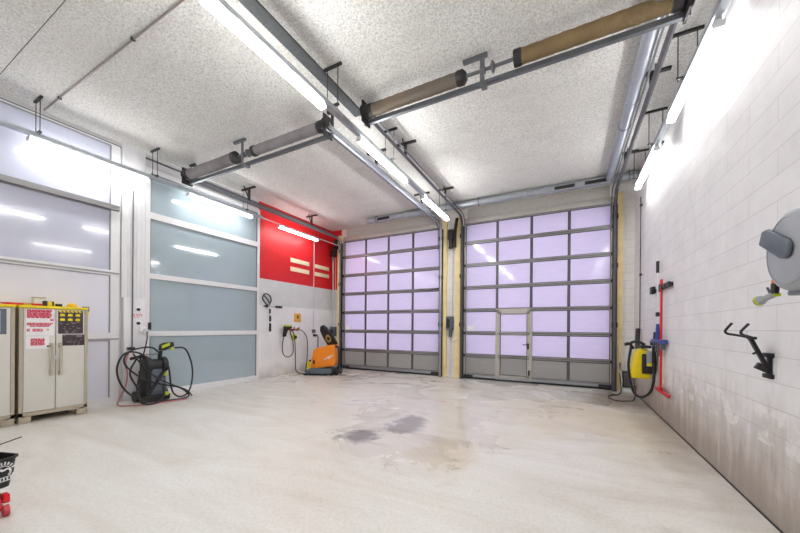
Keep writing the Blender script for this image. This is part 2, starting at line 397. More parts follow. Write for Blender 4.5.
struct('trim_2', MB().box(-3.23, -3.06, YF, 4.5, ZC-.03, ZC), 'joint', 'dark grey strip along the ceiling beside the middle lights', 'ceiling strip')
b = MB()
for y in (1.445,): b.box(XL, XR, y-.004, y+.004, ZC-.002, ZC)
struct('trim_3', b, 'joint', 'thin joints across the ceiling slabs', 'ceiling joint')
b = MB(); b.box(XL, XL+.025, YF, 9.3, 5.0, 5.03)
struct('trim_4', b, 'darkrail', 'thin dark conduit under the ceiling along the left wall', 'conduit')
struct('baseboard_right', MB().box(XR-.008, XR, YF, YB, 0, .014), 'seal', 'dark sealing joint along the foot of the right wall', 'baseboard')
b = MB(); b.box(XL, XL+.07, 3.10, 3.49, 2.06, ZC)
for i in range(5): b.box(XL+.07, XL+.078, 3.12+i*.075, 3.16+i*.075, 2.06, ZC)
struct('trim_5', b, 'white', 'ribbed white upright between the two glazed bays', 'upright')
struct('trim_6', MB().box(XL, XL+.10, 3.13, 3.49, 0, 2.06, bev=.005), 'white', 'smooth white lower casing between the two glazed bays', 'casing')
# wooden posts beside the doors
for x0, x1, lab in ((-7.55, -7.42, 'pine post beside the red wall, left of the left big door'), (-3.46, -3.33, 'pine post right of the left big door'), (-3.055, -2.885, 'pine post left of the right big door'), (1.04, 1.17, 'pine post right of the right big door, near the yellow washer')):
    tag(base_at(MB().box(x0, x1, YB-.10, YB-.001, 0, 4.86, bev=.004).build('wooden_post', 'wood'), ((x0+x1)/2, YB-.05, 0)), lab, 'post', 'timber posts beside the big doors')

# ------------------------------------------------------------------ glazed bays in the left wall
def bay(name, y0, y1, rails, stile, pm, label, ztop, low=None):
    t = thing(name, label, 'window', (XL, (y0+y1)/2, 0), 0, None, 'structure')
    f = MB()
    f.box(XL+.001, XL+.055, y0, y0+stile, 0, ztop); f.box(XL+.001, XL+.055, y1-stile, y1, 0, ztop)
    for a, c in rails: f.box(XL+.001, XL+.055, y0+stile, y1-stile, a, c)
    f.build('window_frame', 'alu', t)
    g = MB()
    for (a, c), (d, e) in zip(rails, rails[1:]):
        g.box(XL+.010, XL+.062, y0+stile, y0+stile+.012, c, d); g.box(XL+.010, XL+.062, y1-stile-.012, y1-stile, c, d)
        g.box(XL+.010, XL+.062, y0+stile+.012, y1-stile-.012, d-.012, d)
    g.each('glazing_gasket', 'railgrey', t)
    for (a, c), (d, e) in zip(rails, rails[1:]):
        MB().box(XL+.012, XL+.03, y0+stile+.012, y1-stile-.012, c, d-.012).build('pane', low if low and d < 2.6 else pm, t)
    return t
t1 = bay('window_1', -1.6, 3.07, [(0, .12), (1.22, 1.36), (2.47, 2.57), (3.72, 3.83), (4.97, 5.0)], .14, 'frostA', 'milky lavender panelled bay behind the cabinets', 5.0, 'frostA_backlit')
MB().box(XL+.056, XL+.13, -1.6, 3.04, 3.72, 3.82, bev=.006).build('rail_cover', 'greyframe', t1)
MB().box(XL+.056, XL+.075, -1.6, 3.06, 2.50, 2.525).build('rail_line', 'railgrey', t1)
MB().box(XL+.056, XL+.07, -1.6, 3.06, 1.23, 1.25).build('rail_line', 'railgrey', t1)
t2 = bay('window_2', 3.50, 6.31, [(0, .12), (1.28, 1.39), (2.50, 2.61), (3.76, 3.90), (4.72, 4.82)], .09, 'frostB', 'blue-grey frosted glass bay beside the red wall', 4.82)
b = MB(); b.box(XL+.056, XL+.085, 3.56, 3.61, 1.42, 1.57)
b.build('lock', 'black', t2)

# ------------------------------------------------------------------ the two sectional doors
ROWS = [.05, .70, 1.37, 2.04, 2.71, 3.38, 4.05, 4.64]
def sectional(name, x0, x1, label, wicket):
    t = thing(name, label, 'door', ((x0+x1)/2, 9.53, 0), 0, None, 'structure')
    n = 4; st = .06; iw = (x1-x0-2*st); xs = [x0+st+iw*k/n for k in range(n+1)]
    Y0, Y1 = 9.50, 9.545
    for r, (z0, z1) in enumerate(zip(ROWS, ROWS[1:])):
        f = MB(); g = .006; rb, rtp = (.045 if r else .11), .045
        wk = wicket and r < 3
        spans = [(x0, x1)] if not wk else [(x0, xs[1]), (xs[2], x1)]
        for sp in spans:
            f.box(sp[0], sp[1], Y0, Y1, z0+g, z0+rb); f.box(sp[0], sp[1], Y0, Y1, z1-rtp, z1-g)
            f.box(sp[0]+.002, sp[1]-.002, Y0-.012, Y0, z1-.022, z1-g); f.box(sp[0]+.002, sp[1]-.002, Y0-.012, Y0, z0+g, z0+.02)
        if r == 6: pass
        sec = f.build('door_section', 'railgrey', t)
        s_ = MB(); s_.box(x0, x0+st, Y0-.004, Y1, z0+rb, z1-rtp); s_.box(x1-st, x1, Y0-.004, Y1, z0+rb, z1-rtp); s_.each('stile', 'lightframe', sec)
        m_ = MB()
        for k in range(1, n):
            if wk and k in (1, 2): continue
            m_.box(xs[k]-.022, xs[k]+.022, Y0+.002, Y1, z0+rb, z1-rtp)
        if not (wk and n == 0): m_.each('mullion', 'darkrail', sec)
        p = MB()
        for k in range(n):
            if wk and k == 1: continue
            a = xs[k]+(.022 if k else 0); c = xs[k+1]-(.022 if k < n-1 else 0)
            p.box(a, c, 9.518, 9.534, z0+rb, z1-rtp)
        p.each('pane', 'pane' if r else 'panegrey', sec)
        q = MB()
        for k in range(n):
            if wk and k == 1: continue
            a = xs[k]+(.022 if k else 0); c = xs[k+1]-(.022 if k < n-1 else 0)
            q.box(a, c, 9.506, 9.517, z1-rtp-.014, z1-rtp); q.box(a, c, 9.506, 9.517, z0+rb, z0+rb+.008); q.box(a, a+.012, 9.506, 9.517, z0+rb, z1-rtp); q.box(c-.012, c, 9.506, 9.517, z0+rb, z1-rtp)
        q.box(x0+.01, x1-.01, 9.515, 9.54, z0-.006, z0+g) if not wk else (q.box(x0+.01, xs[1], 9.515, 9.54, z0-.006, z0+g), q.box(xs[2], x1-.01, 9.515, 9.54, z0-.006, z0+g))
        q.each('glazing_seal', 'seal', sec)
        h = MB()
        for sx in (x0+.03, x1-.03):
            h.box(sx-.03, sx+.03, Y0-.03, Y0-.004, z1-.045, z1+.03); h.cyl((sx-.05 if sx < (x0+x1)/2 else sx, Y0-.035, z1), (sx if sx < (x0+x1)/2 else sx+.05, Y0-.035, z1), .02, 10)
        if r < 6: h.each('roller_hinge', 'darksteel', sec)
    MB().box(x0, x1, 9.49, 9.55, 4.645, 4.79, bev=.004).build('top_seal', 'lightframe', t)
    MB().box(x0, x1, 9.49, 9.55, .004, .05).build('bottom_seal', 'seal', t)
    MB().box(x0, x1, 9.46, 9.50, .075, .11).build('bottom_rail', 'galv', t)
    for sx, d in ((x0+.02, 1), (x1-.02, -1)):
        MB().box(min(sx, sx+d*.28), max(sx, sx+d*.28), 9.44, 9.49, .06, .13, bev=.008).build('corner_bracket', 'darksteel', t)
    MB().box(x0+.12, x0+.33, 9.502, 9.516, 1.42, 1.58).build('notice', 'paper', t)
    if wicket:
        a, c = xs[1]-.03, xs[2]+.03
        o = MB(); o.box(a, a+.07, 9.485, 9.55, .05, 2.03); o.box(c-.07, c, 9.485, 9.55, .05, 2.03); o.box(a, c, 9.485, 9.55, 1.98, 2.06); o.box(a+.07, c-.07, 9.49, 9.55, .05, .12); o.build('wicket_frame', 'lightframe', t)
        d = MB(); a2, c2 = a+.0702, c-.0702
        d.box(a2, a2+.055, 9.475, 9.54, .1205, 1.9795); d.box(c2-.055, c2, 9.475, 9.54, .1205, 1.9795)
        for z0, z1 in ((.1205, .18), (.70, .74), (1.33, 1.40), (1.92, 1.9795)): d.box(a2, c2, 9.475, 9.54, z0, z1)
        wd = d.build('wicket_door', 'lightframe', t)
        s_ = MB()
        for z0, z1 in ((.18, .70), (.74, 1.33), (1.40, 1.92)):
            X0, X1 = a2+.055, c2-.055
            s_.box(X0, X0+.012, 9.48, 9.53, z0, z1); s_.box(X1-.012, X1, 9.48, 9.53, z0, z1); s_.box(X0, X1, 9.48, 9.53, z0, z0+.012); s_.box(X0, X1, 9.48, 9.53, z1-.012, z1)
        for z in (.66, .72, 1.35): s_.box(a2, c2, 9.470, 9.475, z, z+.012)
        s_.each('glazing_seal', 'seal', wd)
        MB().box(a2+.055, c2-.055, 9.515, 9.53, .74, 1.33).box(a2+.055, c2-.055, 9.515, 9.53, 1.40, 1.92).build('pane', 'pane', wd)
        MB().box(a2+.055, c2-.055, 9.515, 9.53, .18, .70).build('pane', 'panegrey', wd)
        MB().box(c2-.045, c2-.005, 9.455, 9.475, .94, 1.10, bev=.004).tube([(c2-.025, 9.47, 1.06), (c2-.025, 9.42, 1.06), (c2-.16, 9.42, 1.06)], .011).build('door_handle', 'black', wd)
        MB().box(c2-.02, c2+.02, 9.45, 9.475, .22, .36).build('door_closer', 'darksteel', wd)
    return t
d1 = sectional('door_1', LX0, LX1, 'left big sectional door of lavender panes beside the red wall', False)
d2 = sectional('door_2', RX0, RX1, 'right big sectional door of lavender panes with a small walk-through door', True)
MB().tube([(-4.25, 9.485, 2.74), (-4.0, 9.46, 2.70), (-3.75, 9.46, 2.715), (-3.56, 9.485, 2.76)], .012, 6, 5).build('cable_chain', 'darksteel', d1)

# ------------------------------------------------------------------ door tracks
def track(x, zc, y0, label, side, mtl='trackm', plate=False):
    pts = [(x, y0, zc)] + [(x, 9.07, zc)] + [(x, 9.07+.30*math.sin(a), zc-.30+.30*math.cos(a)) for a in [k*math.pi/16 for k in range(1, 9)]] + [(x, 9.37, .02)]
    t = thing('door_track', label, 'door track', (x, 9.37, 0), 0, 'overhead door tracks')
    MB().tube(pts, .036, 4).build('rail', mtl, t)
    if plate: MB().box(x-.07, x+.09, y0, 9.2, zc-.005, zc+.005).box(x+.08, x+.09, y0, 9.2, zc-.045, zc+.03).build('angle_plate', mtl, t)
    k = MB()
    dx = .085*side
    off = lambda p: (p[0]+dx, p[1], p[2]+.015)
    k.tube([off(p) for p in pts[:-1]]+[(x+dx, 9.37, 3.9)], .014, 6)
    k.build('second_rail', 'trackm', t)
    MB().box(x-.05, x+.05, 9.40, 9.458, .0, 4.55).build('side_guide', 'seal', t)
    h = MB()
    for z in (1.55, 3.0, 4.2): h.box(x-.06, x+.06, 9.36, 9.45, z, z+.12)
    h.each('guide_bracket', 'darksteel', t)
    for y in (5.6, 7.9):
        h = MB(); h.box(x-.22, x+.22, y-.025, y+.025, ZC-.035, ZC-.001); h.box(x-.02, x+.02, y-.02, y+.02, zc+.02, ZC-.02)
        h.bar((x+.02, y, zc+.05), (x+.02, y-.18, ZC-.02), .02); h.build('hanger', 'darksteel', t)
    return t
track(-7.35, 4.70, 4.05, 'overhead door track along the red wall, leftmost of the four', 1)
track(-3.49, 4.72, 4.05, 'overhead door track left of the middle row of lights', -1, 'galv', True)
track(-2.825, 4.83, 4.22, 'overhead door track right of the middle row of lights', 1, 'darkrail')
track(1.005, 4.86, 4.22, 'overhead door track under the ceiling along the right wall', -1, 'darkrail')

# ------------------------------------------------------------------ torsion spring assemblies
def shaft(label, xa, xb, y, zs, zr, springs, brk, ends):
    t = thing('spring_shaft', label, 'door spring', ((xa+xb)/2, y, ZC), 0, 'torsion spring shafts')
    MB().cyl((xa, y, zs), (xb, y, zs), .022, 12).build('shaft', 'steel', t)
    MB().box(xa, xb, y+.05, y+.10, zr-.03, zr+.03).build('cross_rail', 'trackm', t)
    for x0, x1, r, m in springs:
        s = MB(); n = 28; L = x1-x0
        s.lathe([(r*.55, 0), (r, .02)]+[(r*(1+.03*math.sin(k*2.1)), L*k/n) for k in range(1, n)]+[(r, L-.02), (r*.55, L)], (x0, y, zs), (1, 0, 0), 20)
        sp = s.build('torsion_spring', m, t)
        c = MB(); c.lathe([(r*1.05, -.03), (r*1.12, -.02), (r*1.12, .05), (r*1.0, .07)], (x0, y, zs), (1, 0, 0), 18); c.build('end_cone', 'darksteel', sp)
        c = MB(); c.lathe([(r*1.0, -.07), (r*1.1, -.05), (r*1.1, .02), (r*.6, .06)], (x1, y, zs), (1, 0, 0), 18); c.build('end_cone', 'darksteel', sp)
    for x in brk:
        k = MB(); k.box(x-.03, x+.03, y-.035, y-.025, zr-.12, ZC-.001); k.box(x-.26, x+.06, y-.04, y+.01, ZC-.045, ZC-.001); k.box(x-.035, x+.035, y-.04, y+.12, zr-.06, zr-.03)
        k.bar((x, y-.03, zr-.06), (x+.22, y+.07, zr+.02), .025); k.lathe([(.05, -.03), (.05, .03)], (x, y, zs), (1, 0, 0), 14)
        k.lathe([(.03, -.12), (.07, -.10), (.07, -.08), (.03, -.06)], (x+.22, y, zs), (1, 0, 0), 14)
        k.build('bearing_bracket', 'steel', t)
    for x in ends:
        k = MB(); k.box(x-.012, x+.012, y-.10, y+.12, zr-.06, zs+.14); k.lathe([(.10, -.05), (.11, -.04), (.085, -.02), (.085, .02), (.11, .04), (.10, .05)], (x, y, zs), (1, 0, 0), 20)
        k.build('cable_drum', 'darksteel', t)
        k = MB(); k.box(x-.10, x+.10, y+.10, y+.15, ZC-.035, ZC-.001); k.box(x-.02, x+.02, y+.11, y+.14, zr, ZC-.02); k.build('hanger', 'darksteel', t)
    return t
shaft('spring shaft of the left door with two grey springs, crossing the ceiling at left', -7.46, -3.44, 4.1, 4.80, 4.655, [(-7.36, -5.78, .105, 'springA'), (-5.26, -3.62, .085, 'springA')], (-5.55,), (-7.43, -3.50))
shaft('spring shaft of the right door with two rusty brown springs, crossing the ceiling', -2.92, 1.10, 4.26, 4.90, 4.775, [(-2.78, -1.30, .088, 'springB'), (-.60, 1.0, .088, 'springC')], (-1.02,), (-2.86, 1.06))

# ------------------------------------------------------------------ ducts
t = thing('air_duct', 'galvanised round duct along the ceiling near the right wall', 'duct', (.83, 6, ZC))
MB().cyl((.83, -2.6, 4.97), (.83, 8.72, 4.97), .085, 24).build('pipe', 'duct', t)
j = MB()
for y in (.5, 3.1, 5.9): j.lathe([(.09, 0), (.095, .01), (.095, .05), (.09, .06)], (.83, y, 4.97), (0, 1, 0), 24)
j.each('pipe_joint', 'galv', t)
for y in (3.6, 6.6): MB().lathe([(.087, 0), (.092, .001), (.092, .03), (.087, .031)], (.83, y, 4.97), (0, 1, 0), 24).box(.81, .85, y, y+.03, 5.05, ZC-.001).build('clamp', 'steel', t)
t = thing('air_duct', 'galvanised round duct above the two big doors, across the back', 'duct', (-2.2, 8.87, ZC))
MB().cyl((-5.85, 8.87, 4.98), (1.415, 8.87, 4.98), .095, 24).build('pipe', 'duct', t)
for x in (-5.2, -.1, .55):
    MB().prism([(-.22, -.035), (.22, -.035), (.22, .035), (-.22, .035)], (x, 8.775, 4.955), (1, 0, 0), (0, .25, 1), .03).build('grille', 'darksteel', t)
j = MB()
for x in (-4.4, -3.4, -1.0, .83): j.lathe([(.1, -.03), (.105, -.02), (.105, .02), (.1, .03)], (x, 8.87, 4.98), (1, 0, 0), 24)
j.each('pipe_joint', 'galv', t)
for x in (-5.5, -2.2, 1.2): MB().box(x-.015, x+.015, 8.85, 8.89, 5.07, ZC-.001).lathe([(.097, -.015), (.101, -.014), (.101, .014), (.097, .015)], (x, 8.87, 4.98), (1, 0, 0), 24).build('clamp', 'steel', t)
# conduit across the ceiling at left
t = thing('ceiling_conduit', 'thin reddish conduit crossing the ceiling at upper left', 'conduit', (-5.7, 2.02, ZC))
MB().tube([(-7.78, 2.02, 5.082), (-3.4, 2.03, 5.082)], .011, 8).build('pipe', 'pinkgrey', t)
for x in (-7.14, -4.85, -3.7): MB().box(x-.012, x+.012, 2.0, 2.045, 5.066, ZC-.001).build('clip', 'darksteel', t)

# ------------------------------------------------------------------ light rows
def row(x, ya, yb, label, hang, hx):
    t = thing('light_trunking', label, 'light rail', (x, (ya+yb)/2, ZC), 0, 'light carrying rails')
    m = MB(); m.box(x-.045, x-.035, ya, yb, 4.475, 4.535); m.box(x+.035, x+.045, ya, yb, 4.475, 4.535); m.box(x-.035, x+.035, ya, yb, 4.475, 4.483)
    y = ya+.1
    while y < yb-.1:
        m.box(x-.035, x+.035, y, y+.05, 4.515, 4.533); y += .22
    m.build('rail', 'galv', t)
    for y in hang:
        h = MB(); h.box(x-.15, x+.15, y-.017, y+.017, ZC-.03, ZC-.001)
        h.cyl((x-.09, y, 4.5), (x-.09, y, ZC-.03), .006, 6); h.cyl((x+.09, y, 4.5), (x+.09, y, ZC-.03), .006, 6); h.box(x-.11, x+.11, y-.02, y+.02, 4.536, 4.556)
        h.build('hanger', 'darksteel', t)
row(-7.50, -1.2, 6.1, 'galvanised light rail hung along the left wall', (-.4, 1.88, 3.52, 5.6), .1)
row(-2.90, -1.2, 8.35, 'galvanised light rail hung down the middle of the hall', (-.4, 1.5, 3.5, 5.1, 7.9), .1)
row(1.25, -1.2, 8.25, 'galvanised light rail hung along the right wall', (-.4, 2.9, 5.02, 6.6, 7.95), .1)
b = MB(); b.tube([(-7.50, 6.1, 4.5), (-7.50, 9.45, 4.5)], .018, 8)
tag(b.build('wall_conduit', 'conduit'), 'white conduit running along the red wall at lamp height', 'conduit')
lt = None
def light(x, y0, y1, label):
    global lt
    L = 1.62
    if lt is None:
        lt = thing('strip_light', label, 'light', (x, (y0+y1)/2, 4.39), 0, 'fluorescent strip lights')
        MB().box(-.03, .03, -L/2, L/2, .05, .085, bev=.006).build('housing', 'white', lt, world=False)
        MB().box(-.044, .044, -L/2+.01, L/2-.01, .0, .049, bev=.012).build('diffuser', 'lamp', lt, world=False)
        MB().box(-.046, .046, -L/2-.012, -L/2+.009, -.002, .052).build('end_cap', 'white', lt, world=False); MB().box(-.046, .046, L/2-.009, L/2+.012, -.002, .052).build('end_cap', 'white', lt, world=False)
        o = lt
    else:
        o = copy_tree(lt, None, (x, (y0+y1)/2, 4.39)); o['label'] = label
    for ch in o.children:
        if ch.name.startswith('diffuser'):
            ch.material_slots[0].link = 'OBJECT'; ch.material_slots[0].material = M['lamp' if abs(x+2.9) < .1 else 'lampside']
    return o
light(-7.50, 1.78, 3.40, 'strip light on the left wall above the cabinets')
light(-7.50, 4.17, 5.79, 'strip light on the left wall above the blue-grey frosted bay')
light(-7.50, 6.67, 8.35, 'strip light against the red wall')
light(-2.90, 1.70, 3.32, 'nearest and largest strip light of the middle row, before the spring shafts')
light(-2.90, 4.14, 5.76, 'second strip light of the middle row, beyond the spring shaft')
light(-2.90, 6.65, 8.25, 'farthest strip light of the middle row, by the pier')
light(1.25, 6.52, 8.15, 'farthest strip light along the right wall, by the corner')
light(1.25, 4.12, 5.73, 'large nearer strip light visible along the right wall')
light(1.25, 1.70, 3.32, 'unseen strip light continuing the right row overhead, beyond the top edge')  # this and the next three: unseen, continuing the rows to light the near end
for x, w_ in ((-7.50, 'left'), (-2.90, 'middle'), (1.25, 'right')):
    light(x, -.75, .87, 'unseen strip light continuing the %s row behind the camera' % w_)

# ------------------------------------------------------------------ red wall bits
for y0, y1, z0, z1, lab in ((7.50, 8.34, 3.57, 3.71, 'cream strip on the red wall, upper left of four'), (7.50, 8.34, 3.29, 3.43, 'cream strip on the red wall, lower left of four'),
                       (8.62, 9.36, 3.57, 3.70, 'cream strip on the red wall, upper right of four'), (8.62, 9.36, 3.30, 3.43, 'cream strip on the red wall, lower right of four')):
    tag(base_at(MB().box(XL+.001, XL+.02, y0, y1, z0, z1, bev=.003).build('wall_strip', 'cream'), (XL, (y0+y1)/2, z0)), lab, 'wall strip', 'cream strips on the red wall')
t = thing('vertical_conduit', 'thin white conduit down the red wall to behind the orange scrubber', 'conduit', (XL, 8.56, 1.3))
MB().tube([(XL+.02, 8.56, 1.42), (XL+.02, 8.56, 4.5), (-7.53, 8.56, 4.5)], .013, 8).build('pipe', 'conduit', t)
MB().box(XL+.001, XL+.07, 8.50, 8.62, 1.30, 1.42, bev=.006).build('socket_box', 'darkrail', t)
t = thing('vertical_conduit', 'thicker grey conduit down the red wall beside the left door', 'conduit', (-7.74, YB, 1.3))
MB().tube([(-7.79, YB-.035, 1.5), (-7.79, YB-.035, 4.2)], .024, 8).tube([(-7.68, YB-.03, 1.5), (-7.68, YB-.03, 4.1)], .012, 8).each('pipe', 'conduit', t)
t = thing('door_control_box', 'dark door control box on the narrow return above the scrubber lid', 'control box', (-7.74, YB, 1.15))
MB().box(-7.85, -7.63, YB-.14, YB-.001, 1.17, 1.52, bev=.015).build('case', 'slate', t)
MB().box(-7.80, -7.69, YB-.152, YB-.141, 1.24, 1.44).build('key_panel', 'black', t)
t = thing('door_motor', 'black door motor with chain wheel high in the red corner', 'motor', (-7.70, 9.4, 4.1))
MB().cyl((-7.72, 9.44, 4.42), (-7.50, 9.44, 4.42), .07, 18).box(-7.80, -7.62, 9.36, 9.52, 4.10, 4.36, bev=.02).build('case', 'black', t)
MB().lathe([(.10, 0), (.12, .01), (.10, .03), (.12, .05), (.10, .06)], (-7.60, 9.42, 4.60), (1, 0, 0), 20).build('chain_wheel', 'darksteel', t)
MB().tube([(-7.74, 9.44, 4.10), (-7.74, 9.44, 3.95)], .03, 8).build('cable_gland', 'steel', t)

t = thing('wall_sign', 'small orange sign on the white wall left of the scrubber', 'sign', (XL, 7.83, 1.7))
MB().box(XL+.001, XL+.012, 7.68, 7.98, 1.66, 1.94, bev=.004).build('plate', 'ochre', t)
MB().box(XL+.0121, XL+.016, 7.805, 7.855, 1.77, 1.88).box(XL+.0121, XL+.016, 7.79, 7.87, 1.80, 1.84).build('pictogram', 'dark', t)

# tool rack near the frosted bay
t = thing('tool_rail', 'short black tool rail on the wall right of the frosted bay', 'tool rail', (XL, 6.75, 2.08))
MB().box(XL+.001, XL+.03, 6.46, 7.14, 2.085, 2.12, bev=.004).build('rail', 'galv', t)
for y in (6.55, 6.95, 7.08): MB().box(XL+.031, XL+.075, y-.05, y+.05, 2.07, 2.135, bev=.008).build('clip', 'black', t)
t = thing('spray_lance', 'black lance with a coiled loop hanging from the short tool rail', 'tool', (XL+.05, 6.68, 1.35))
MB().tube([(XL+.10, 6.63, 2.15), (XL+.10, 6.65, 1.95), (XL+.07, 6.68, 1.42)], .016, 8).build('shaft', 'conduit', t)
b = MB(); b.tube([(XL+.10, 6.645, 2.02), (XL+.10, 6.64, 1.90)], .026, 8).tube([(XL+.092, 6.66, 1.82), (XL+.085, 6.667, 1.66)], .028, 8).tube([(XL+.08, 6.672, 1.60), (XL+.07, 6.68, 1.36)], .03, 8); b.each('grip', 'black', t)
b = MB(); b.tube([(XL+.10, 6.62, 2.14), (XL+.10, 6.68, 2.28), (XL+.10, 6.62, 2.42), (XL+.10, 6.46, 2.45), (XL+.10, 6.38, 2.33), (XL+.10, 6.46, 2.20), (XL+.10, 6.58, 2.12)], .018, 8, 5); b.build('loop', 'rubber', t)
b = MB(); b.tube([(XL+.12, 6.42, 2.40), (XL+.12, 6.55, 2.28), (XL+.12, 6.62, 2.18)], .024, 8, 4); b.build('trigger', 'steel', t)

# hose bracket with gun and hose
t = thing('hose_bracket', 'dark red hose bracket on the white wall left of the scrubber', 'bracket', (XL, 7.55, 1.4))
MB().box(XL+.001, XL+.03, 7.26, 7.84, 1.39, 1.44).build('bar', 'redpaint', t)
for y in (7.33, 7.55, 7.76): MB().tube([(XL+.03, y, 1.41), (XL+.12, y, 1.40), (XL+.15, y, 1.50)], .014, 8).build('hook', 'darksteel', t)
MB().lathe([(.03, 0), (.045, .02), (.045, .07), (.02, .09)], (XL+.031, 7.80, 1.44), (1, 0, 0), 12).build('tap', 'brass', t)
t = thing('spray_gun', 'black and lime spray gun hooked on the dark red bracket', 'spray gun', (XL+.12, 7.22, 1.3))
MB().prism([(-.16, -.22), (-.06, -.22), (0, -.02), (.18, .04), (.18, .10), (-.12, .10)], (XL+.16, 7.24, 1.42), (0, 1, 0), (0, 0, 1), .06, .01).build('grip', 'black', t)
MB().box(XL+.13, XL+.19, 7.14, 7.42, 1.505, 1.56, bev=.01).build('barrel', 'lime', t)
b = MB()
b.tube([(XL+.14, 7.14, 1.22), (XL+.14, 7.08, .95), (XL+.12, 7.14, .66), (XL+.12, 7.35, .56), (XL+.13, 7.52, .70), (XL+.14, 7.50, 1.05), (XL+.12, 7.40, 1.36), (XL+.16, 7.50, 1.33), (XL+.15, 7.58, 1.0), (XL+.14, 7.62, .4), (XL+.14, 7.64, .12), (XL+.2, 7.72, .02), (-7.42, 7.72, .02)], .014, 8, 7)
tag(b.build('water_hose', 'rubber'), 'grey hose looping down from the dark red bracket to the floor', 'hose')
b = MB(); b.tube([(XL+.12, 7.84, 1.42), (XL+.13, 8.0, 1.32), (XL+.13, 8.14, 1.1), (XL+.13, 8.16, .6), (XL+.13, 8.1, .15), (XL+.2, 7.98, .02)], .014, 8, 7)
tag(b.build('water_hose', 'rubber'), 'grey hose arching right from the brass tap down behind the canister', 'hose')
t = thing('hose_hanger', 'yellow round hose hanger under the dark red bracket', 'hanger', (XL, 7.66, 1.1))
MB().lathe([(.07, 0), (.10, .02), (.10, .05), (.06, .07)], (XL+.002, 7.66, 1.17), (1, 0, 0), 20).build('disc', 'lime', t)
MB().lathe([(.05, 0), (.05, .04)], (XL+.073, 7.66, 1.17), (1, 0, 0), 14).build('hub', 'black', t)

# ------------------------------------------------------------------ scrubber drier
t = thing('floor_scrubber', 'orange floor scrubber drier with its black lid open by the left door', 'floor scrubber', (-6.91, 8.02, 0), .40)
t.scale = (.88, .95, .98)
lx = lambda x, y, z: (x, y, z)
def P(mb, name, m, parent=t): return mb.build(name, m, parent, world=False)
body = MB().prism([(-.40, .24), (-.30, .20), (.44, .30), (.50, .36), (.48, .98), (.30, .97), (-.20, .86), (-.30, .80)], (0, 0, 0), (1, 0, 0), (0, 0, 1), .56, .03)
bo = P(body, 'tank', 'orange')
P(MB().prism([(-.24, .83), (.26, .95), (.42, 1.0), (.42, .93), (-.22, .79)], (0, 0, 0), (1, 0, 0), (0, 0, 1), .50, .01), 'tank_rim', 'black')
P(MB().prism([(.06, .50), (.40, .66), (.43, .64), (.28, .52), (.24, .56), (.14, .49)], (0, -.285, 0), (1, 0, 0), (0, 0, 1), .012), 'side_stripe', 'silver', bo)
P(MB().box(-.30, -.22, -.292, -.281, .36, .48, bev=.004), 'drain_cap', 'darksteel', bo)
P(MB().prism([(-.52, .05), (.36, .05), (.40, .12), (.34, .22), (-.34, .24), (-.55, .16)], (0, 0, 0), (1, 0, 0), (0, 0, 1), .72, .03), 'brush_deck', 'slate')
P(MB().box(-.60, -.50, -.40, .40, .012, .06, bev=.01), 'squeegee', 'rubber')
P(MB().box(-.44, .20, -.30, .30, .008, .05), 'brush', 'black')
for y in (-.24, .24): P(MB().lathe([(.05, -.03), (.10, -.025), (.10, .025), (.05, .03)], (.36, y, .105), (0, 1, 0), 18), 'wheel', 'black')
for y in (-.22, .22): P(MB().lathe([(.03, -.02), (.05, -.015), (.05, .015), (.03, .02)], (.56, y, .052), (0, 1, 0), 14), 'caster', 'rubber')
P(MB().prism([(.40, .12), (.62, .08), (.64, .14), (.46, .26)], (0, 0, 0), (1, 0, 0), (0, 0, 1), .52, .01), 'rear_bumper', 'black')
LU, LV = Vector((-.56, 0, .83)).normalized(), Vector((.62, -.45, .42)).normalized()
lid = MB().prism([(-.02, -.12), (.14, -.24), (.50, -.24), (.72, -.20), (.80, -.08), (.78, .06), (.62, .16), (.30, .22), (-.04, .22)], (.36, .02, .93), LU, LV, .07, .015)
li = P(lid, 'lid', 'black')
nn = LU.cross(LV).normalized(); nn = -nn if nn.y > 0 else nn
cpt = Vector((.36, .02, .93))+LU*.30
P(MB().lathe([(.11, 0), (.13, .012), (.13, .02), (.09, .02)], cpt+nn*.035, nn, 20), 'lid_ring', 'brass', li)
P(MB().lathe([(.08, 0), (.06, .03)], cpt+nn*.035, nn, 16), 'filter', 'darksteel', li)
P(MB().box(-.02, .02, -.22, .22, -.0, .04).box(-.02, .02, -.22, -.18, 0, .22), 'x', 'black') if False else None
P(MB().tube([(.48, -.20, .92), (.60, -.20, .86), (.60, -.16, .4), (.54, -.1, .18)], .035, 10, 5), 'suction_hose', 'rubber')
b = MB(); b.tube([(-.26, .1, .84), (-.26, .1, 1.20), (-.30, .1, 1.26), (-.40, .1, 1.28)], .018, 8, 4).box(-.44, -.32, .05, .15, 1.22, 1.30, bev=.015)
P(b, 'fill_hose', 'rubber')
t = thing('canister', 'yellow canister standing between the wall hoses and the scrubber', 'canister', (-7.32, 7.90, 0))
MB().box(-7.43, -7.23, 7.80, 8.02, .002, .40, bev=.03).build('body', 'yellow', t)
MB().cyl((-7.33, 7.85, .40), (-7.33, 7.85, .45), .035, 12).build('cap', 'black', t)
MB().tube([(-7.33, 7.88, .39), (-7.33, 7.90, .47), (-7.33, 7.97, .47), (-7.33, 7.99, .39)], .016, 8, 4).build('handle', 'yellow', t)

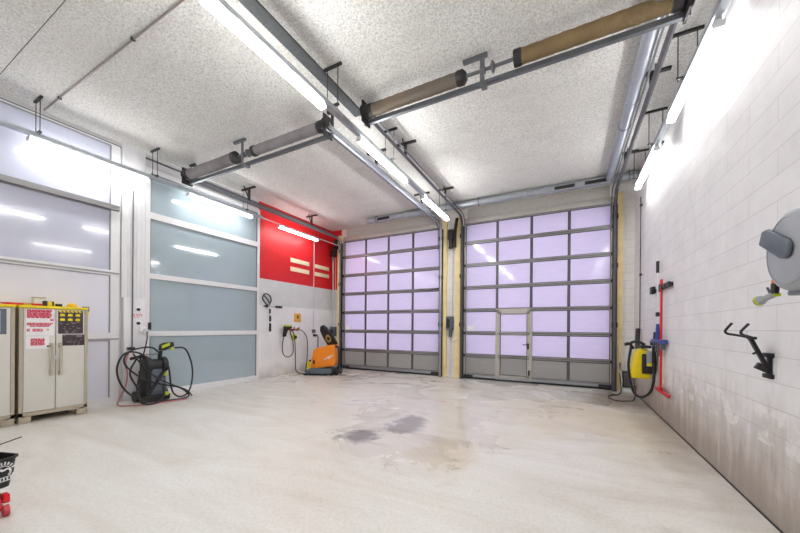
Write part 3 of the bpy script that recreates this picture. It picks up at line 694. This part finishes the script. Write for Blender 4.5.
# ------------------------------------------------------------------ casing switches
t = thing('wall_switch', 'upper small black switch above the red notice on the white casing', 'switch', (XL+.10, 3.36, 1.82))
MB().box(XL+.101, XL+.115, 3.31, 3.41, 1.77, 1.89, bev=.004).build('plate', 'paper', t)
MB().cyl((XL+.115, 3.36, 1.83), (XL+.14, 3.36, 1.83), .03, 14).build('knob', 'black', t)
t = thing('wall_switch', 'lower small black switch under the red notice on the white casing', 'switch', (XL+.10, 3.36, 1.52))
MB().box(XL+.101, XL+.115, 3.31, 3.41, 1.49, 1.61, bev=.004).build('plate', 'paper', t)
MB().cyl((XL+.115, 3.36, 1.55), (XL+.14, 3.36, 1.55), .03, 14).build('knob', 'black', t)
t = thing('wall_notice', 'small red printed notice between the two black switches', 'notice', (XL+.10, 3.36, 1.68))
MB().box(XL+.101, XL+.106, 3.27, 3.45, 1.65, 1.76).build('sheet', 'paper', t)
b = MB()
for i, (z, ys) in enumerate(((1.725, (3.28, 3.32, 3.36, 3.40)), (1.695, (3.28, 3.33, 3.37, 3.41)), (1.665, (3.29, 3.34)))):
    for y in ys: b.box(XL+.1061, XL+.108, y, y+.028, z, z+.016)
b.build('red_print', 'pink', t)
t = thing('power_socket', 'grey-white power socket with plugged cable on the white casing', 'socket', (XL+.10, 3.46, 1.4))
MB().box(XL+.101, XL+.17, 3.375, 3.485, 1.36, 1.48, bev=.012).build('case', 'paper', t)
MB().cyl((XL+.17, 3.46, 1.42), (XL+.25, 3.46, 1.38), .035, 12).build('plug', 'conduit', t)
MB().tube([(XL+.24, 3.46, 1.38), (XL+.26, 3.45, 1.2), (XL+.22, 3.40, .85), (XL+.24, 3.30, .3), (XL+.26, 3.28, .05), (-7.55, 3.36, .014), (-7.48, 3.5, .014)], .011, 8, 6).build('cable', 'rubber', t)
t = thing('downpipe', 'thin dark pipe down the ribbed upright, ending in a bent lever', 'pipe', (XL+.10, 3.26, 1.0))
MB().tube([(XL+.12, 3.26, 1.06), (XL+.12, 3.26, 4.2)], .012, 8).build('pipe', 'darkrail', t)
MB().box(XL+.10, XL+.16, 3.18, 3.30, 1.02, 1.07, bev=.008).build('lever', 'black', t)

# ------------------------------------------------------------------ black pressure washer at the casing
t = thing('pressure_washer', 'black and grey upright pressure washer by the frosted bay', 'pressure washer', (-7.38, 3.46, 0), 0)
Q = lambda mb, n, m, p=None: mb.build(n, m, p or t, world=False)
bdy = Q(MB().prism([(-.17, .10), (.17, .10), (.19, .22), (.15, .62), (.10, .70), (-.10, .70), (-.16, .62), (-.19, .22)], (0, 0, 0), (0, 1, 0), (0, 0, 1), .30, .03), 'body', 'slate')
Q(MB().box(-.155, .19, -.23, .23, .012, .14, bev=.03), 'base', 'black')
Q(MB().tube([(.17, -.16, .16), (.19, -.02, .40), (.17, .12, .60)], .03, 8, 4), 'bumper', 'black')
Q(MB().box(-.165, .17, -.19, -.10, .13, .62, bev=.03), 'motor_cover', 'black')
Q(MB().box(.151, .17, -.08, .10, .22, .44, bev=.008), 'front_panel', 'reeldark', bdy)
Q(MB().lathe([(.06, -.20), (.155, -.18), (.16, -.10), (.12, -.08), (.12, .08), (.16, .10), (.155, .18), (.06, .20)], (.06, 0, .72), (0, 1, 0), 22), 'hose_drum', 'black')
for y in (-.25, .25): Q(MB().lathe([(.05, -.03), (.11, -.028), (.11, .028), (.05, .03)], (-.10, y, .112), (0, 1, 0), 20), 'wheel', 'black')
Q(MB().tube([(-.12, -.15, .3), (-.14, -.16, .92), (-.14, .16, .92), (-.12, .15, .3)], .018, 8), 'handle', 'black')
Q(MB().tube([(-.1, -.34, .86), (.02, -.22, .90), (.04, -.12, .86), (.04, -.06, .72)], .03, 10, 4), 'inlet_hose', 'rubber')
Q(MB().box(.12, .18, .10, .17, .50, .58, bev=.01), 'dial', 'lime'); Q(MB().box(.13, .20, .12, .19, .10, .17, bev=.01), 'coupling', 'lime')
t = thing('spray_gun', 'black spray gun with lime collar standing on the black pressure washer', 'spray gun', (-7.3, 3.56, .86))
b = MB(); b.tube([(-7.29, 3.530, .83), (-7.28, 3.550, 1.0)], .032, 10); b.prism([(-.06, -.05), (.05, -.06), (.22, .03), (.20, .11), (.02, .10), (-.05, .06)], (-7.28, 3.570, 1.06), (0, 1, 0), (0, 0, 1), .05, .01)
b.build('grip', 'black', t)
MB().prism([(-.02, .0), (.12, .06), (.12, .11), (-.02, .06)], (-7.27, 3.570, 1.045), (0, 1, 0), (0, 0, 1), .075).box(-7.315, -7.24, 3.71, 3.78, 1.01, 1.05).build('collar', 'lime', t)
b = MB(); b.tube([(-7.27, 3.780, 1.05), (-7.22, 3.973, 1.02), (-7.18, 4.076, .75), (-7.18, 4.112, .45), (-7.18, 4.067, .18), (-7.16, 3.959, .05), (-7.14, 3.800, .05), (-7.15, 3.690, .20), (-7.16, 3.650, .55), (-7.20, 3.650, .68)], .016, 8, 8)
tag(b.build('pressure_hose', 'rubber'), 'black hose arching right from the spray gun to the floor', 'hose')
b = MB()
b.tube([(-7.24, 3.370, .70), (-7.30, 3.210, .96), (-7.28, 2.950, .98), (-7.22, 2.810, .72), (-7.18, 2.870, .40), (-7.10, 3.050, .16), (-7.06, 3.300, .05), (-7.02, 3.600, .022), (-7.0, 3.870, .022), (-7.08, 3.977, .07), (-7.12, 3.800, .24), (-7.14, 3.450, .36), (-7.15, 3.150, .52), (-7.18, 2.910, .80), (-7.24, 3.010, 1.02), (-7.26, 3.350, 1.08), (-7.26, 3.510, .96)], .016, 8, 8)
b.tube([(-7.26, 3.150, .92), (-7.18, 2.990, .62), (-7.10, 3.090, .30), (-7.0, 3.090, .08), (-6.98, 3.270, .022), (-7.02, 3.470, .10), (-7.12, 3.510, .34)], .016, 8, 8)
b.tube([(-7.22, 3.050, .98), (-7.16, 3.210, .70), (-7.12, 3.410, .48), (-7.08, 3.650, .32), (-7.04, 3.900, .18), (-7.0, 4.004, .04)], .013, 8, 8)
tag(b.build('pressure_hose', 'rubber'), 'black hose coiled in big loops over the black pressure washer', 'hose')
b = MB(); b.tube([(XL+.16, 3.20, 1.0), (XL+.2, 3.12, .75), (XL+.18, 3.16, .55), (XL+.2, 3.12, .3), (XL+.28, 2.98, .06), (-7.35, 2.910, .014), (-7.1, 3.150, .014), (-6.95, 3.550, .014), (-6.9, 3.850, .014)], .012, 8, 8)
tag(b.build('power_cable', 'pinkc'), 'pinkish cable trailing from the casing along the floor by the washer', 'cable')

# ------------------------------------------------------------------ cabinets
def cabinet(y0, y1, label):
    x0, x1, H = -7.78, -7.30, 1.80
    t = thing('cabinet', label, 'cabinet', ((x0+x1)/2, (y0+y1)/2, 0), 0, 'beige plastic cabinets')
    c = MB(); c.box(x0, x1-.03, y0, y1, .10, H-.04)
    for yy in (y0, y1-.13):
        c.box(x1-.13, x1-.005, yy, yy+.13, .0, .12, bev=.006); c.box(x0, x0+.12, yy, yy+.13, 0, .12)
    c.box(x1-.03, x1-.005, y0, y0+.04, .10, H-.04); c.box(x1-.03, x1-.005, y1-.04, y1, .10, H-.04); c.box(x1-.03, x1-.005, y0, y1, .10, .16)
    c.build('body', 'beige', t)
    MB().box(x0-.01, x1+.01, y0-.005, y1+.005, H-.04, H, bev=.008).build('top', 'yellow', t)
    ym = (y0+y1)/2; ds = []
    for a, e, hy in ((y0+.045, ym-.004, ym-.05), (ym+.004, y1-.045, ym+.05)):
        d = MB().box(x1-.029, x1+.0, a, e, .165, H-.05, bev=.006).build('cabinet_door', 'door', t)
        h = MB(); h.tube([(x1, hy, .73), (x1+.04, hy, .73), (x1+.04, hy, 1.18), (x1, hy, 1.18)], .016, 8)
        for z in (.73, 1.18): h.box(x1-.001, x1+.03, hy-.022, hy+.022, z-.035, z+.035, bev=.006)
        h.build('handle', 'handle', d); ds.append(d)
    MB().box(x1+.0, x1+.012, ym-.018, ym+.012, .95, 1.01).build('lock', 'silver', ds[1])
    return t
c1 = cabinet(1.655, 2.435, 'beige two-door cabinet with red and dark notices on its doors')
c2 = cabinet(.845, 1.615, 'beige cabinet cut by the left edge of the photo')
fx = -7.2995
def rows(b, y0, y1, z, h, step, seed, gap=.15):
    r = random.Random(seed); y = y0
    while y < y1-.004:
        wd = min(r.uniform(.012, .05), y1-y); b.box(fx+.004, fx+.006, y, y+wd, z, z+h); y += wd+r.uniform(.002, .006)
t = thing('door_poster', 'white poster of red text blocks, upper on the left cabinet door', 'poster', (fx, 1.86, 1.34), 0, 'notices on the cabinet doors')
MB().box(fx, fx+.0035, 1.72, 2.02, 1.335, 1.745).build('sheet', 'paper', t)
b = MB()
for k, z in enumerate((1.715, 1.695, 1.672, 1.65, 1.628, 1.606)): rows(b, 1.73, 2.0-.008*(k % 3), z, .021, 0, k)
b.build('red_print', 'pink', t); b = MB()
for k, z in enumerate((1.515, 1.493, 1.471)): rows(b, 1.73+.03*(k == 2), 2.01-.02*k, z, .018, 0, 20+k)
b.build('red_print', 'pink', t); b = MB()
for k, z in enumerate((1.42, 1.398)): rows(b, 1.73, 1.76, z, .018, 0, 30+k); 
b.build('red_print', 'pink', t); b = MB()
for k, z in enumerate((1.42, 1.398)): rows(b, 1.79, 1.90, z, .018, 0, 32+k)
b.build('red_print', 'pink', t); b = MB()
rows(b, 1.98, 2.02, 1.565, .03, 0, 44)
b.build('red_print', 'pink', t)
b = MB(); b.box(fx+.004, fx+.006, 1.94, 1.965, 1.41, 1.44); b.build('pictogram', 'ochre', t)
t = thing('door_poster', 'white poster with one red text block above the left door handle', 'poster', (fx, 1.85, 1.13), 0, 'notices on the cabinet doors')
MB().box(fx, fx+.0035, 1.72, 1.968, 1.13, 1.325).build('sheet', 'paper', t)
b = MB()
for k, z in enumerate((1.27, 1.248, 1.226, 1.204, 1.182)): rows(b, 1.77, 1.92, z, .019, 0, 50+k)
b.build('red_print', 'pink', t); MB().box(fx+.004, fx+.006, 1.945, 1.965, 1.15, 1.18).build('small_print', 'dark', t)
t = thing('door_poster', 'dark tool chart with six yellow pictograms on the right cabinet door', 'poster', (fx, 2.22, 1.35), 0, 'notices on the cabinet doors')
MB().box(fx, fx+.0035, 2.07, 2.372, 1.36, 1.74).build('sheet', 'dark', t)
b = MB()
for z in (1.665, 1.59):
    for k in range(3):
        y = 2.10+k*.092; b.prism([(-.028, -.02), (.028, -.02), (.028, .012), (.01, .02), (-.01, .02), (-.028, .012)], (fx+.005, y+.02, z), (0, 1, 0), (0, 0, 1), .002)
for k in range(6): b.prism([(0, 0), (.03, 0), (.01, .03), (-.02, .03)], (fx+.005, 2.09+k*.047, 1.708), (0, 1, 0), (0, 0, 1), .002)
b.build('pictograms', 'yellow', t)
b = MB(); r = random.Random(3)
for k in range(26):
    y = r.uniform(2.08, 2.32); z = r.uniform(1.37, 1.55); b.box(fx+.004, fx+.006, y, y+r.uniform(.01, .045), z, z+r.uniform(.004, .012))
b.build('tool_print', 'pinkgrey', t)
t = thing('door_poster', 'dark chart with grey marks above the right door handle', 'poster', (fx, 2.25, 1.15), 0, 'notices on the cabinet doors')
MB().box(fx, fx+.0035, 2.12, 2.388, 1.165, 1.345).build('sheet', 'dark', t)
b = MB()
for k in range(22):
    y = r.uniform(2.13, 2.35); z = r.uniform(1.175, 1.33); b.box(fx+.004, fx+.006, y, y+r.uniform(.01, .035), z, z+r.uniform(.004, .012))
b.box(fx+.004, fx+.006, 2.29, 2.36, 1.305, 1.335); b.build('tool_print', 'pinkgrey', t)
t = thing('door_poster', 'grey bordered sheet on the cabinet at the left edge', 'poster', (fx, 1.40, 1.35), 0, 'notices on the cabinet doors')
MB().box(fx, fx+.0035, 1.30, 1.53, 1.36, 1.73).build('border', 'darkpaper', t)
MB().box(fx+.004, fx+.006, 1.33, 1.47, 1.39, 1.70).build('sheet', 'paper', t)
# on top of the cabinets
ZT = 1.801
tp = thing('spirit_level', 'red spirit level lying across the two cabinet tops', 'level', (-7.42, 1.74, ZT), .03)
MB().box(-.02, .02, -.20, .24, .0, .035, bev=.003).build('bar', 'red', tp, world=False)
MB().prism([(-.30, .03), (-.20, 0), (-.20, .035)], (0, 0, 0), (0, 1, 0), (0, 0, 1), .034).build('tip', 'redpaint', tp, world=False)
MB().cyl((.021, -.02, .018), (.021, .06, .018), .008, 8).build('vial', 'lime', tp, world=False)
tp = thing('tape_measure', 'yellow and black tape measure on the cabinet top', 'tape measure', (-7.40, 2.0, ZT))
MB().box(-.03, .03, -.03, .06, 0, .075, bev=.012).build('case', 'yellow', tp, world=False)
MB().box(-.033, .033, -.075, -.032, 0, .085, bev=.012).box(-.032, .032, .02, .04, .004, .078).each('grip', 'black', tp, world=False)
tp = thing('tool_box', 'pale grey box on the cabinet top behind the tape measure', 'box', (-7.60, 1.93, ZT))
MB().box(-.06, .06, -.07, .07, 0, .13, bev=.01).build('box', 'door', tp, world=False); MB().box(-.062, .062, -.072, .072, .131, .145, bev=.004).build('lid', 'beige', tp, world=False)
tp = thing('small_case', 'small black case on the cabinet top', 'case', (-7.38, 2.10, ZT))
MB().box(-.03, .03, -.035, .035, 0, .035, bev=.006).build('case', 'black', tp, world=False); MB().box(-.031, .031, -.036, .036, .036, .046, bev=.003).build('lid', 'dark', tp, world=False)
tp = thing('bump_cap', 'round yellow cap at the right end of the cabinet top', 'cap', (-7.42, 2.27, ZT))
MB().lathe([(.065, 0), (.066, .02), (.058, .045), (.035, .064), (0, .07)], (0, 0, 0), (0, 0, 1), 20).build('shell', 'capyellow', tp, world=False)
MB().prism([(-.05, 0), (.05, 0), (.035, .05), (-.035, .05)], (.06, 0, .007), (0, 1, 0), (1, 0, 0), .008).build('peak', 'capyellow', tp, world=False)
tp = thing('clamp', 'blue and yellow clamp hanging over the right edge of the cabinet top', 'clamp', (-7.40, 2.46, 1.72))
MB().box(-.03, .03, -.06, .015, .082, .10, bev=.004).box(-.03, .03, -.014, .018, .02, .099, bev=.006).build('jaw', 'blue', tp, world=False)
MB().box(-.025, .025, -.012, .016, -.05, .02, bev=.006).build('grip', 'yellow', tp, world=False)

# ------------------------------------------------------------------ bucket on a red jack at the left edge
t = thing('trolley_jack', 'worn red trolley jack with small wheels at the lower left edge', 'trolley jack', (-3.985, .735, 0), 0)
t.scale = (.86, .86, .86)
MB().prism([(-.24, .05), (.10, .05), (.12, .12), (.05, .22), (-.12, .24), (-.24, .16)], (0, 0, 0), (1, 0, 0), (0, 0, 1), .16, .012).build('frame', 'redpaint', t, world=False)
for x, y, m, r_ in ((.10, -.10, 'darksteel', .045), (.10, .10, 'redpaint', .05), (-.2, -.10, 'darksteel', .045), (-.2, .10, 'darksteel', .045)):
    MB().lathe([(.02, -.022), (r_, -.018), (r_, .018), (.02, .022)], (x, y, r_+.002), (0, 1, 0), 18).build('wheel', m, t, world=False)
MB().lathe([(.03, 0), (.03, .03), (.05, .03), (.05, .045)], (-.02, 0, .22), (0, 0, 1), 16).build('saddle', 'steel', t, world=False)
MB().box(.03, .12, .08, .125, .12, .20, bev=.012).build('cover', 'red', t, world=False)
t = thing('bucket', 'dark grey bucket with white emblem on the red jack', 'bucket', (-3.985, .70, .224), .32)
def rr(a, c, r, n=6):
    out = []
    for cx_, cy_, s0 in ((a-r, c-r, 0), (-a+r, c-r, 1), (-a+r, -c+r, 2), (a-r, -c+r, 3)):
        for k in range(n+1):
            th = math.pi/2*(s0+k/n); out.append((cx_+r*math.cos(th), cy_+r*math.sin(th)))
    return out
def loft(mb, loops):
    rings = [[mb.bm.verts.new((x, y, z)) for x, y in o] for o, z in loops]
    n = len(rings[0])
    for A, B in zip(rings, rings[1:]):
        for k in range(n): mb.bm.faces.new((A[k], A[(k+1) % n], B[(k+1) % n], B[k]))
    mb.bm.faces.new(rings[0][::-1]); mb.bm.faces.new(rings[-1]); return mb
loft(MB(), [(rr(.11, .13, .04), 0), (rr(.135, .16, .05), .215), (rr(.145, .17, .055), .22), (rr(.145, .17, .055), .235), (rr(.132, .157, .05), .236), (rr(.125, .15, .045), .10)]).build('tub', 'slate' if False else 'darkbucket' if False else 'black', t, world=False)
b = MB()
ex = .141
def epos(u, v):
    u, v = .062+u*.80, .02+v*1.0
    return Vector((.113+.025*(v/.215)+.002, u, v))
def arc(cx_, cz_, r, a0, a1, w_, n=14):
    b.tube([epos(cx_+r*math.cos(a0+(a1-a0)*k/n), cz_+r*math.sin(a0+(a1-a0)*k/n)) for k in range(n+1)], w_, 6)
for k in range(8):
    a_ = math.radians(150-k*17); b.tube([epos(.0+.075*math.cos(a_), .09+.075*math.sin(a_)), epos(.0+.098*math.cos(a_), .09+.098*math.sin(a_))], .005, 6)
arc(.0, .09, .066, math.radians(165), math.radians(10), .003)
arc(-.02, .10, .03, math.radians(40), math.radians(250), .009); arc(.03, .10, .028, math.radians(-60), math.radians(140), .006); arc(-.05, .085, .015, 0, 5.5, .006)
for k in range(7): b.tube([epos(-.085+k*.025, .040), epos(-.085+k*.025, .058)], .005, 6)
arc(0, 0.032, .0, 0, 1, .001)
b.tube([epos(-.095, .034), epos(.095, .034)], .003, 6); b.tube([epos(-.095, .065), epos(.095, .065)], .003, 6)
b.build('emblem', 'paper', t, world=False)
MB().tube([(0, -.172, .22), (0, -.19, .16), (.05, -.20, .05)], .006, 6).build('handle', 'darksteel', t, world=False)
t = thing('cleaning_brush', 'red brush lying in the dark bucket', 'brush', (-3.96, .665, .455))
MB().box(-4.05, -3.87, .64, .70, .475, .515, bev=.012).build('head', 'red', t)
b = MB()
for i in range(9):
    for j in range(3): b.cyl((-4.04+i*.02, .65+j*.02, .42), (-4.04+i*.02, .65+j*.02, .476), .005, 6)
b.build('bristles', 'paper', t)
MB().tube([(-3.90, .69, .46), (-3.89, .71, .52), (-3.92, .74, .52), (-3.93, .75, .44)], .014, 8).build('holder', 'black', t)
b = MB(); b.tube([(-3.96, .61, .36), (-3.90, .71, .55), (-3.75, .866, .632)], .004, 6)
tag(b.build('thin_rod', 'darksteel'), 'thin dark rod sticking up out of the bucket', 'rod')

# ------------------------------------------------------------------ pier between the doors
t = thing('door_control_box', 'dark grey control box on the white pier between the doors', 'control box', (-3.22, YB, 1.5))
MB().box(-3.33, -3.11, YB-.14, YB-.001, 1.45, 1.86, bev=.02).build('case', 'slate', t)
MB().box(-3.30, -3.20, YB-.152, YB-.141, 1.52, 1.78).build('key_panel', 'black', t)
MB().cyl((-3.20, YB-.06, 1.22), (-3.20, YB-.06, 1.45), .05, 12).build('plug', 'steel', t)
MB().tube([(-3.20, YB-.06, 1.23), (-3.19, YB-.05, 1.12), (-3.12, YB-.05, 1.08), (-3.04, YB-.112, 1.12), (-2.95, YB-.112, 1.16)], .012, 8, 5).build('cable', 'conduit', t)
t = thing('vertical_conduit', 'grey conduit up the white pier between the doors', 'conduit', (-3.15, YB, 0))
MB().tube([(-3.15, YB-.03, 1.86), (-3.15, YB-.03, 3.9)], .016, 8).tube([(-3.20, YB-.03, .01), (-3.20, YB-.03, 1.21)], .022, 8).each('pipe', 'conduit', t)
t = thing('door_motor', 'dark door motor near the top of the white pier', 'motor', (-3.16, YB, 4.0))
MB().box(-3.27, -3.10, YB-.20, YB-.001, 4.20, 4.50, bev=.02).cyl((-3.19, YB-.11, 3.98), (-3.19, YB-.11, 4.21), .065, 14).build('case', 'darksteel', t)
MB().lathe([(.08, 0), (.08, .05)], (-3.19, YB-.11, 3.94), (0, 0, 1), 16).build('wheel', 'black', t)
b = MB(); b.tube([(-2.99, 9.40, 4.82), (-3.04, 9.42, 4.55), (-3.06, 9.42, 4.25), (-3.06, 9.43, 3.95)], .045, 8, 5)
tag(b.build('cable_sleeve', 'black'), 'thick black cable sleeve at the head of the pier', 'cable')

# ------------------------------------------------------------------ right wall
t = thing('vertical_conduit', 'thin dark pipe down the right wall to the yellow washer', 'conduit', (XR, 8.67, 1.1))
MB().tube([(XR-.03, 8.67, 1.30), (XR-.03, 8.67, 4.40)], .009, 8).build('pipe', 'darksteel', t)
b = MB(); b.tube([(XR-.06, 8.67, 1.52), (XR-.08, 8.60, 1.25), (XR-.09, 8.52, 1.10)], .045, 10, 4, rads=None); b.build('grip', 'black', t)
for z in (2.68, 4.2): MB().box(XR-.045, XR-.001, 8.64, 8.70, z, z+.04).build('clip', 'darksteel', t)
t = thing('tool_holder', 'black wall tool holder with clips beside the corner', 'tool holder', (XR, 7.0, 2.2))
MB().box(XR-.03, XR-.001, 6.28, 7.66, 2.175, 2.235, bev=.006).build('rail', 'black', t)
for y in (6.32, 6.50, 6.72): MB().box(XR-.075, XR-.031, y-.07, y+.07, 2.165, 2.245, bev=.012).build('clip', 'darksteel', t)
MB().box(XR-.05, XR-.031, 6.88, 7.05, 2.15, 2.28, bev=.008).build('clip', 'black', t); MB().box(XR-.09, XR-.031, 7.25, 7.42, 2.15, 2.28, bev=.012).build('clip', 'black', t)
t = thing('squeegee', 'long red floor squeegee hanging on the right wall', 'squeegee', (XR-.06, 6.69, .43))
MB().tube([(1.36, 6.70, .53), (1.36, 6.70, 2.22)], .017, 10).build('handle', 'red', t)
MB().tube([(1.36, 6.70, 2.21), (1.36, 6.735, 2.25), (1.36, 6.73, 2.31), (1.36, 6.70, 2.33), (1.36, 6.67, 2.31), (1.36, 6.665, 2.25)], .013, 8, 4, True).build('hanging_loop', 'red', t)
MB().box(1.345, 1.38, 6.20, 7.04, .485, .512, bev=.006).box(1.34, 1.385, 6.64, 6.76, .505, .56, bev=.01).build('head', 'red', t)
MB().box(1.352, 1.37, 6.20, 7.04, .462, .484).build('blade', 'redpaint', t)
t = thing('floor_brush', 'blue brush with a white handle and black grip on the right wall', 'brush', (XR-.06, 6.95, 1.1))
MB().tube([(1.36, 6.93, 1.58), (1.36, 6.96, 2.51)], .014, 8).build('handle', 'paper', t)
MB().tube([(1.36, 6.96, 2.48), (1.36, 6.965, 2.68)], .024, 10).tube([(1.36, 6.94, 1.73), (1.36, 6.945, 1.80)], .03, 10).each('grip', 'black', t)
MB().tube([(1.36, 6.91, 1.33), (1.36, 6.93, 1.60)], .028, 10, 0, rads=[.04, .024]).build('socket', 'blue', t)
MB().prism([(-.40, -.03), (.36, -.03), (.30, .03), (-.36, .03)], (1.36, 6.88, 1.31), (0, 1, 0), (0, 0, 1), .10, .012).build('head', 'blue', t)
for y, z in ((6.58, 1.18), (6.76, 1.06), (6.92, 1.12), (7.12, 1.2)): MB().box(1.33, 1.39, y-.022, y+.022, z, 1.279).build('bristles', 'slate', t)

# yellow washer hung in the corner
t = thing('pressure_washer', 'yellow pressure washer hung on the wall in the right-hand corner', 'pressure washer', (XR, 7.45, .6))
MB().prism([(-.15, -.30), (.15, -.30), (.16, .16), (.08, .26), (-.05, .24), (-.11, .10)], (1.20, 7.450, .90), (1, 0, 0), (0, 0, 1), .30, .03).build('body', 'yellow', t)
MB().box(1.20, 1.37, 7.230, 7.294, .70, 1.06, bev=.02).box(1.19, 1.34, 7.250, 7.630, 1.165, 1.21, bev=.01).build('front_cover', 'black', t)
MB().box(1.26, 1.375, 7.190, 7.228, .84, 1.12, bev=.012).build('label_plate', 'reel', t); MB().box(1.265, 1.37, 7.182, 7.190, .85, .90).build('label_stripe', 'yellow', t)
MB().box(1.33, XR-.001, 7.330, 7.590, .70, 1.10).build('wall_mount', 'darksteel', t)
b = MB(); b.tube([(1.10, 7.430, 1.14), (1.05, 7.430, 1.24), (1.16, 7.430, 1.28), (1.27, 7.430, 1.22)], .025, 8, 5).tube([(1.02, 7.410, 1.24), (.96, 7.390, 1.22)], .03, 8); b.build('handle', 'black', t)
b = MB(); b.tube([(1.36, 7.210, 1.28), (1.34, 7.130, 1.0), (1.34, 7.090, .6), (1.30, 7.210, .36), (1.18, 7.330, .26), (1.08, 7.380, .38), (1.02, 7.410, .8), (1.06, 7.430, 1.18)], .022, 8, 6)
tag(b.build('pressure_hose', 'rubber'), 'black hose looped under the yellow washer', 'hose')
t = thing('trigger_gun', 'black trigger gun and lance hanging beside the yellow washer', 'spray gun', (1.36, 7.30, 1.1))
MB().tube([(1.385, 7.27, 1.46), (1.38, 7.30, 1.22)], .02, 8).build('lance', 'darksteel', t)
MB().prism([(-.08, -.02), (.06, -.02), (.10, .06), (-.06, .06)], (1.36, 7.32, 1.235), (0, 1, 0), (0, 0, 1), .05, .008).build('grip', 'black', t)
t = thing('cable_box', 'black box on a pale plinth at the foot of the pine post', 'box', (1.25, 9.45, 0))
MB().box(1.17, 1.40, 9.38, 9.55, .0, .10, bev=.006).build('plinth', 'white', t); MB().box(1.185, 1.345, 9.40, 9.55, .102, .49, bev=.012).build('case', 'black', t)
MB().box(1.20, 1.33, 9.388, 9.40, .13, .46).build('cover', 'darkrail', t)
b = MB(); b.tube([(1.13, 9.44, .70), (1.12, 9.40, .45), (1.14, 9.34, .12), (1.10, 9.1, .02), (1.02, 8.85, .012), (.86, 8.7, .012), (.80, 8.4, .012), (.90, 8.1, .012), (1.08, 8.14, .012), (1.24, 8.3, .03), (1.29, 8.40, .30)], .012, 8, 7)
tag(b.build('power_cable', 'rubber'), 'dark cable curling over the stained floor in the right corner', 'cable')
b = MB(); b.tube([(1.09, 9.44, 1.1), (1.10, 9.41, .6), (1.16, 9.36, .3), (1.13, 9.34, .05), (1.06, 9.3, .012)], .012, 8, 6)
tag(b.build('power_cable', 'conduit'), 'pale cable down the foot of the pine post', 'cable')

# black wall holder
t = thing('wheel_holder', 'black folding two-prong holder on the right wall', 'wall holder', (XR, 3.6, 1.13))
MB().box(XR-.016, XR-.001, 3.575, 3.635, 1.125, 1.32, bev=.003).box(XR-.03, XR-.001, 3.55, 3.66, 1.125, 1.16, bev=.004).box(XR-.03, XR-.001, 3.55, 3.66, 1.29, 1.325, bev=.004).build('wall_plate', 'black', t)
MB().bar((1.395, 3.6, 1.21), (1.30, 3.6, 1.438), .036, .022).build('arm', 'black', t)
MB().bar((1.40, 3.6, 1.19), (1.335, 3.6, 1.225), .034, .05).build('pivot', 'darksteel', t)
MB().tube([(1.335, 3.585, 1.335), (1.305, 3.57, 1.315)], .008, 8).build('lever', 'black', t)
MB().box(1.285, 1.325, 3.56, 3.625, 1.43, 1.452, bev=.004).build('head_plate', 'black', t)
MB().tube([(1.312, 3.605, 1.441), (1.22, 3.60, 1.462), (1.165, 3.60, 1.473), (1.150, 3.60, 1.492), (1.160, 3.60, 1.515), (1.191, 3.60, 1.561)], .0095, 8, 3).build('prong', 'black', t)
MB().tube([(1.312, 3.575, 1.441), (1.25, 3.51, 1.458), (1.205, 3.46, 1.468), (1.192, 3.45, 1.486), (1.202, 3.45, 1.508), (1.236, 3.45, 1.553)], .0095, 8, 3).build('prong', 'black', t)

# hose reel
t = thing('hose_reel', 'grey wall-mounted hose reel cut by the right edge', 'hose reel', (XR, 2.76, 1.66))
C = (1.26, 2.765, 1.982)
MB().lathe([(.0, -.115), (.19, -.115), (.23, -.10), (.248, -.07), (.248, .07), (.232, .10), (.195, .115), (0, .115)], C, (-1, 0, 0), 48).build('drum_casing', 'reel', t)
MB().lathe([(.205, .106), (.212, .113), (.196, .119), (.188, .106)], C, (-1, 0, 0), 48, True).build('rim_ring', 'reel', t)
u = Vector((0, math.cos(.48), math.sin(.48))); v = Vector((0, -math.sin(.48), math.cos(.48)))
out = [(.285, -.055), (.29, .035), (.24, .062)]+[(.058*math.cos(a), .058*math.sin(a)) for a in [math.pi/2+math.pi*k/10 for k in range(11)]]
MB().prism(out, (1.133, 2.735, 1.985), u, v, .025, .010).build('mounting_arm', 'slate', t)
MB().prism([(.0, .215), (.10, .225), (.27, .13), (.275, .02), (.22, -.12), (.0, -.1)], (1.25, 2.765, 1.985), (0, 1, 0), (0, 0, 1), .17, .02).build('hose_outlet', 'reel', t)
MB().box(1.30, XR-.001, 2.68, 2.90, 1.86, 2.08, bev=.01).build('wall_bracket', 'reeldark', t)
MB().box(1.19, 1.34, 2.60, 2.86, 1.715, 1.745, bev=.012).build('bottom_skid', 'reeldark', t)
MB().tube([(1.19, 2.96, 1.86), (1.185, 2.965, 1.805)], .02, 10).build('hose_guide', 'orange', t)
t = thing('hose_nozzle', 'grey, black and lime hose nozzle hanging under the reel', 'nozzle', (1.17, 2.96, 1.66))
MB().tube([(1.185, 2.967, 1.804), (1.182, 2.962, 1.77), (1.175, 2.95, 1.735)], .02, 10).build('grip', 'black', t)
MB().tube([(1.165, 3.01, 1.785), (1.172, 2.985, 1.735)], .007, 8).build('lever', 'darkpaper', t)
H0 = Vector((1.176, 2.952, 1.735)); HD = Vector((-.42, .62, -.34)).normalized()
MB().lathe([(.02, 0), (.018, .05), (.030, .072), (.032, .085)], H0, HD, 16).build('head', 'reel', t)
MB().lathe([(.033, .0851), (.033, .098), (.028, .101)], H0, HD, 16).build('head_ring', 'lime', t)
MB().lathe([(.0, .0), (.027, .0), (.027, .006)], H0+HD*.099, HD, 16).build('spray_face', 'black', t)
MB().box(1.165, 1.20, 2.935, 2.955, 1.72, 1.742, bev=.004).build('clip', 'lime', t)
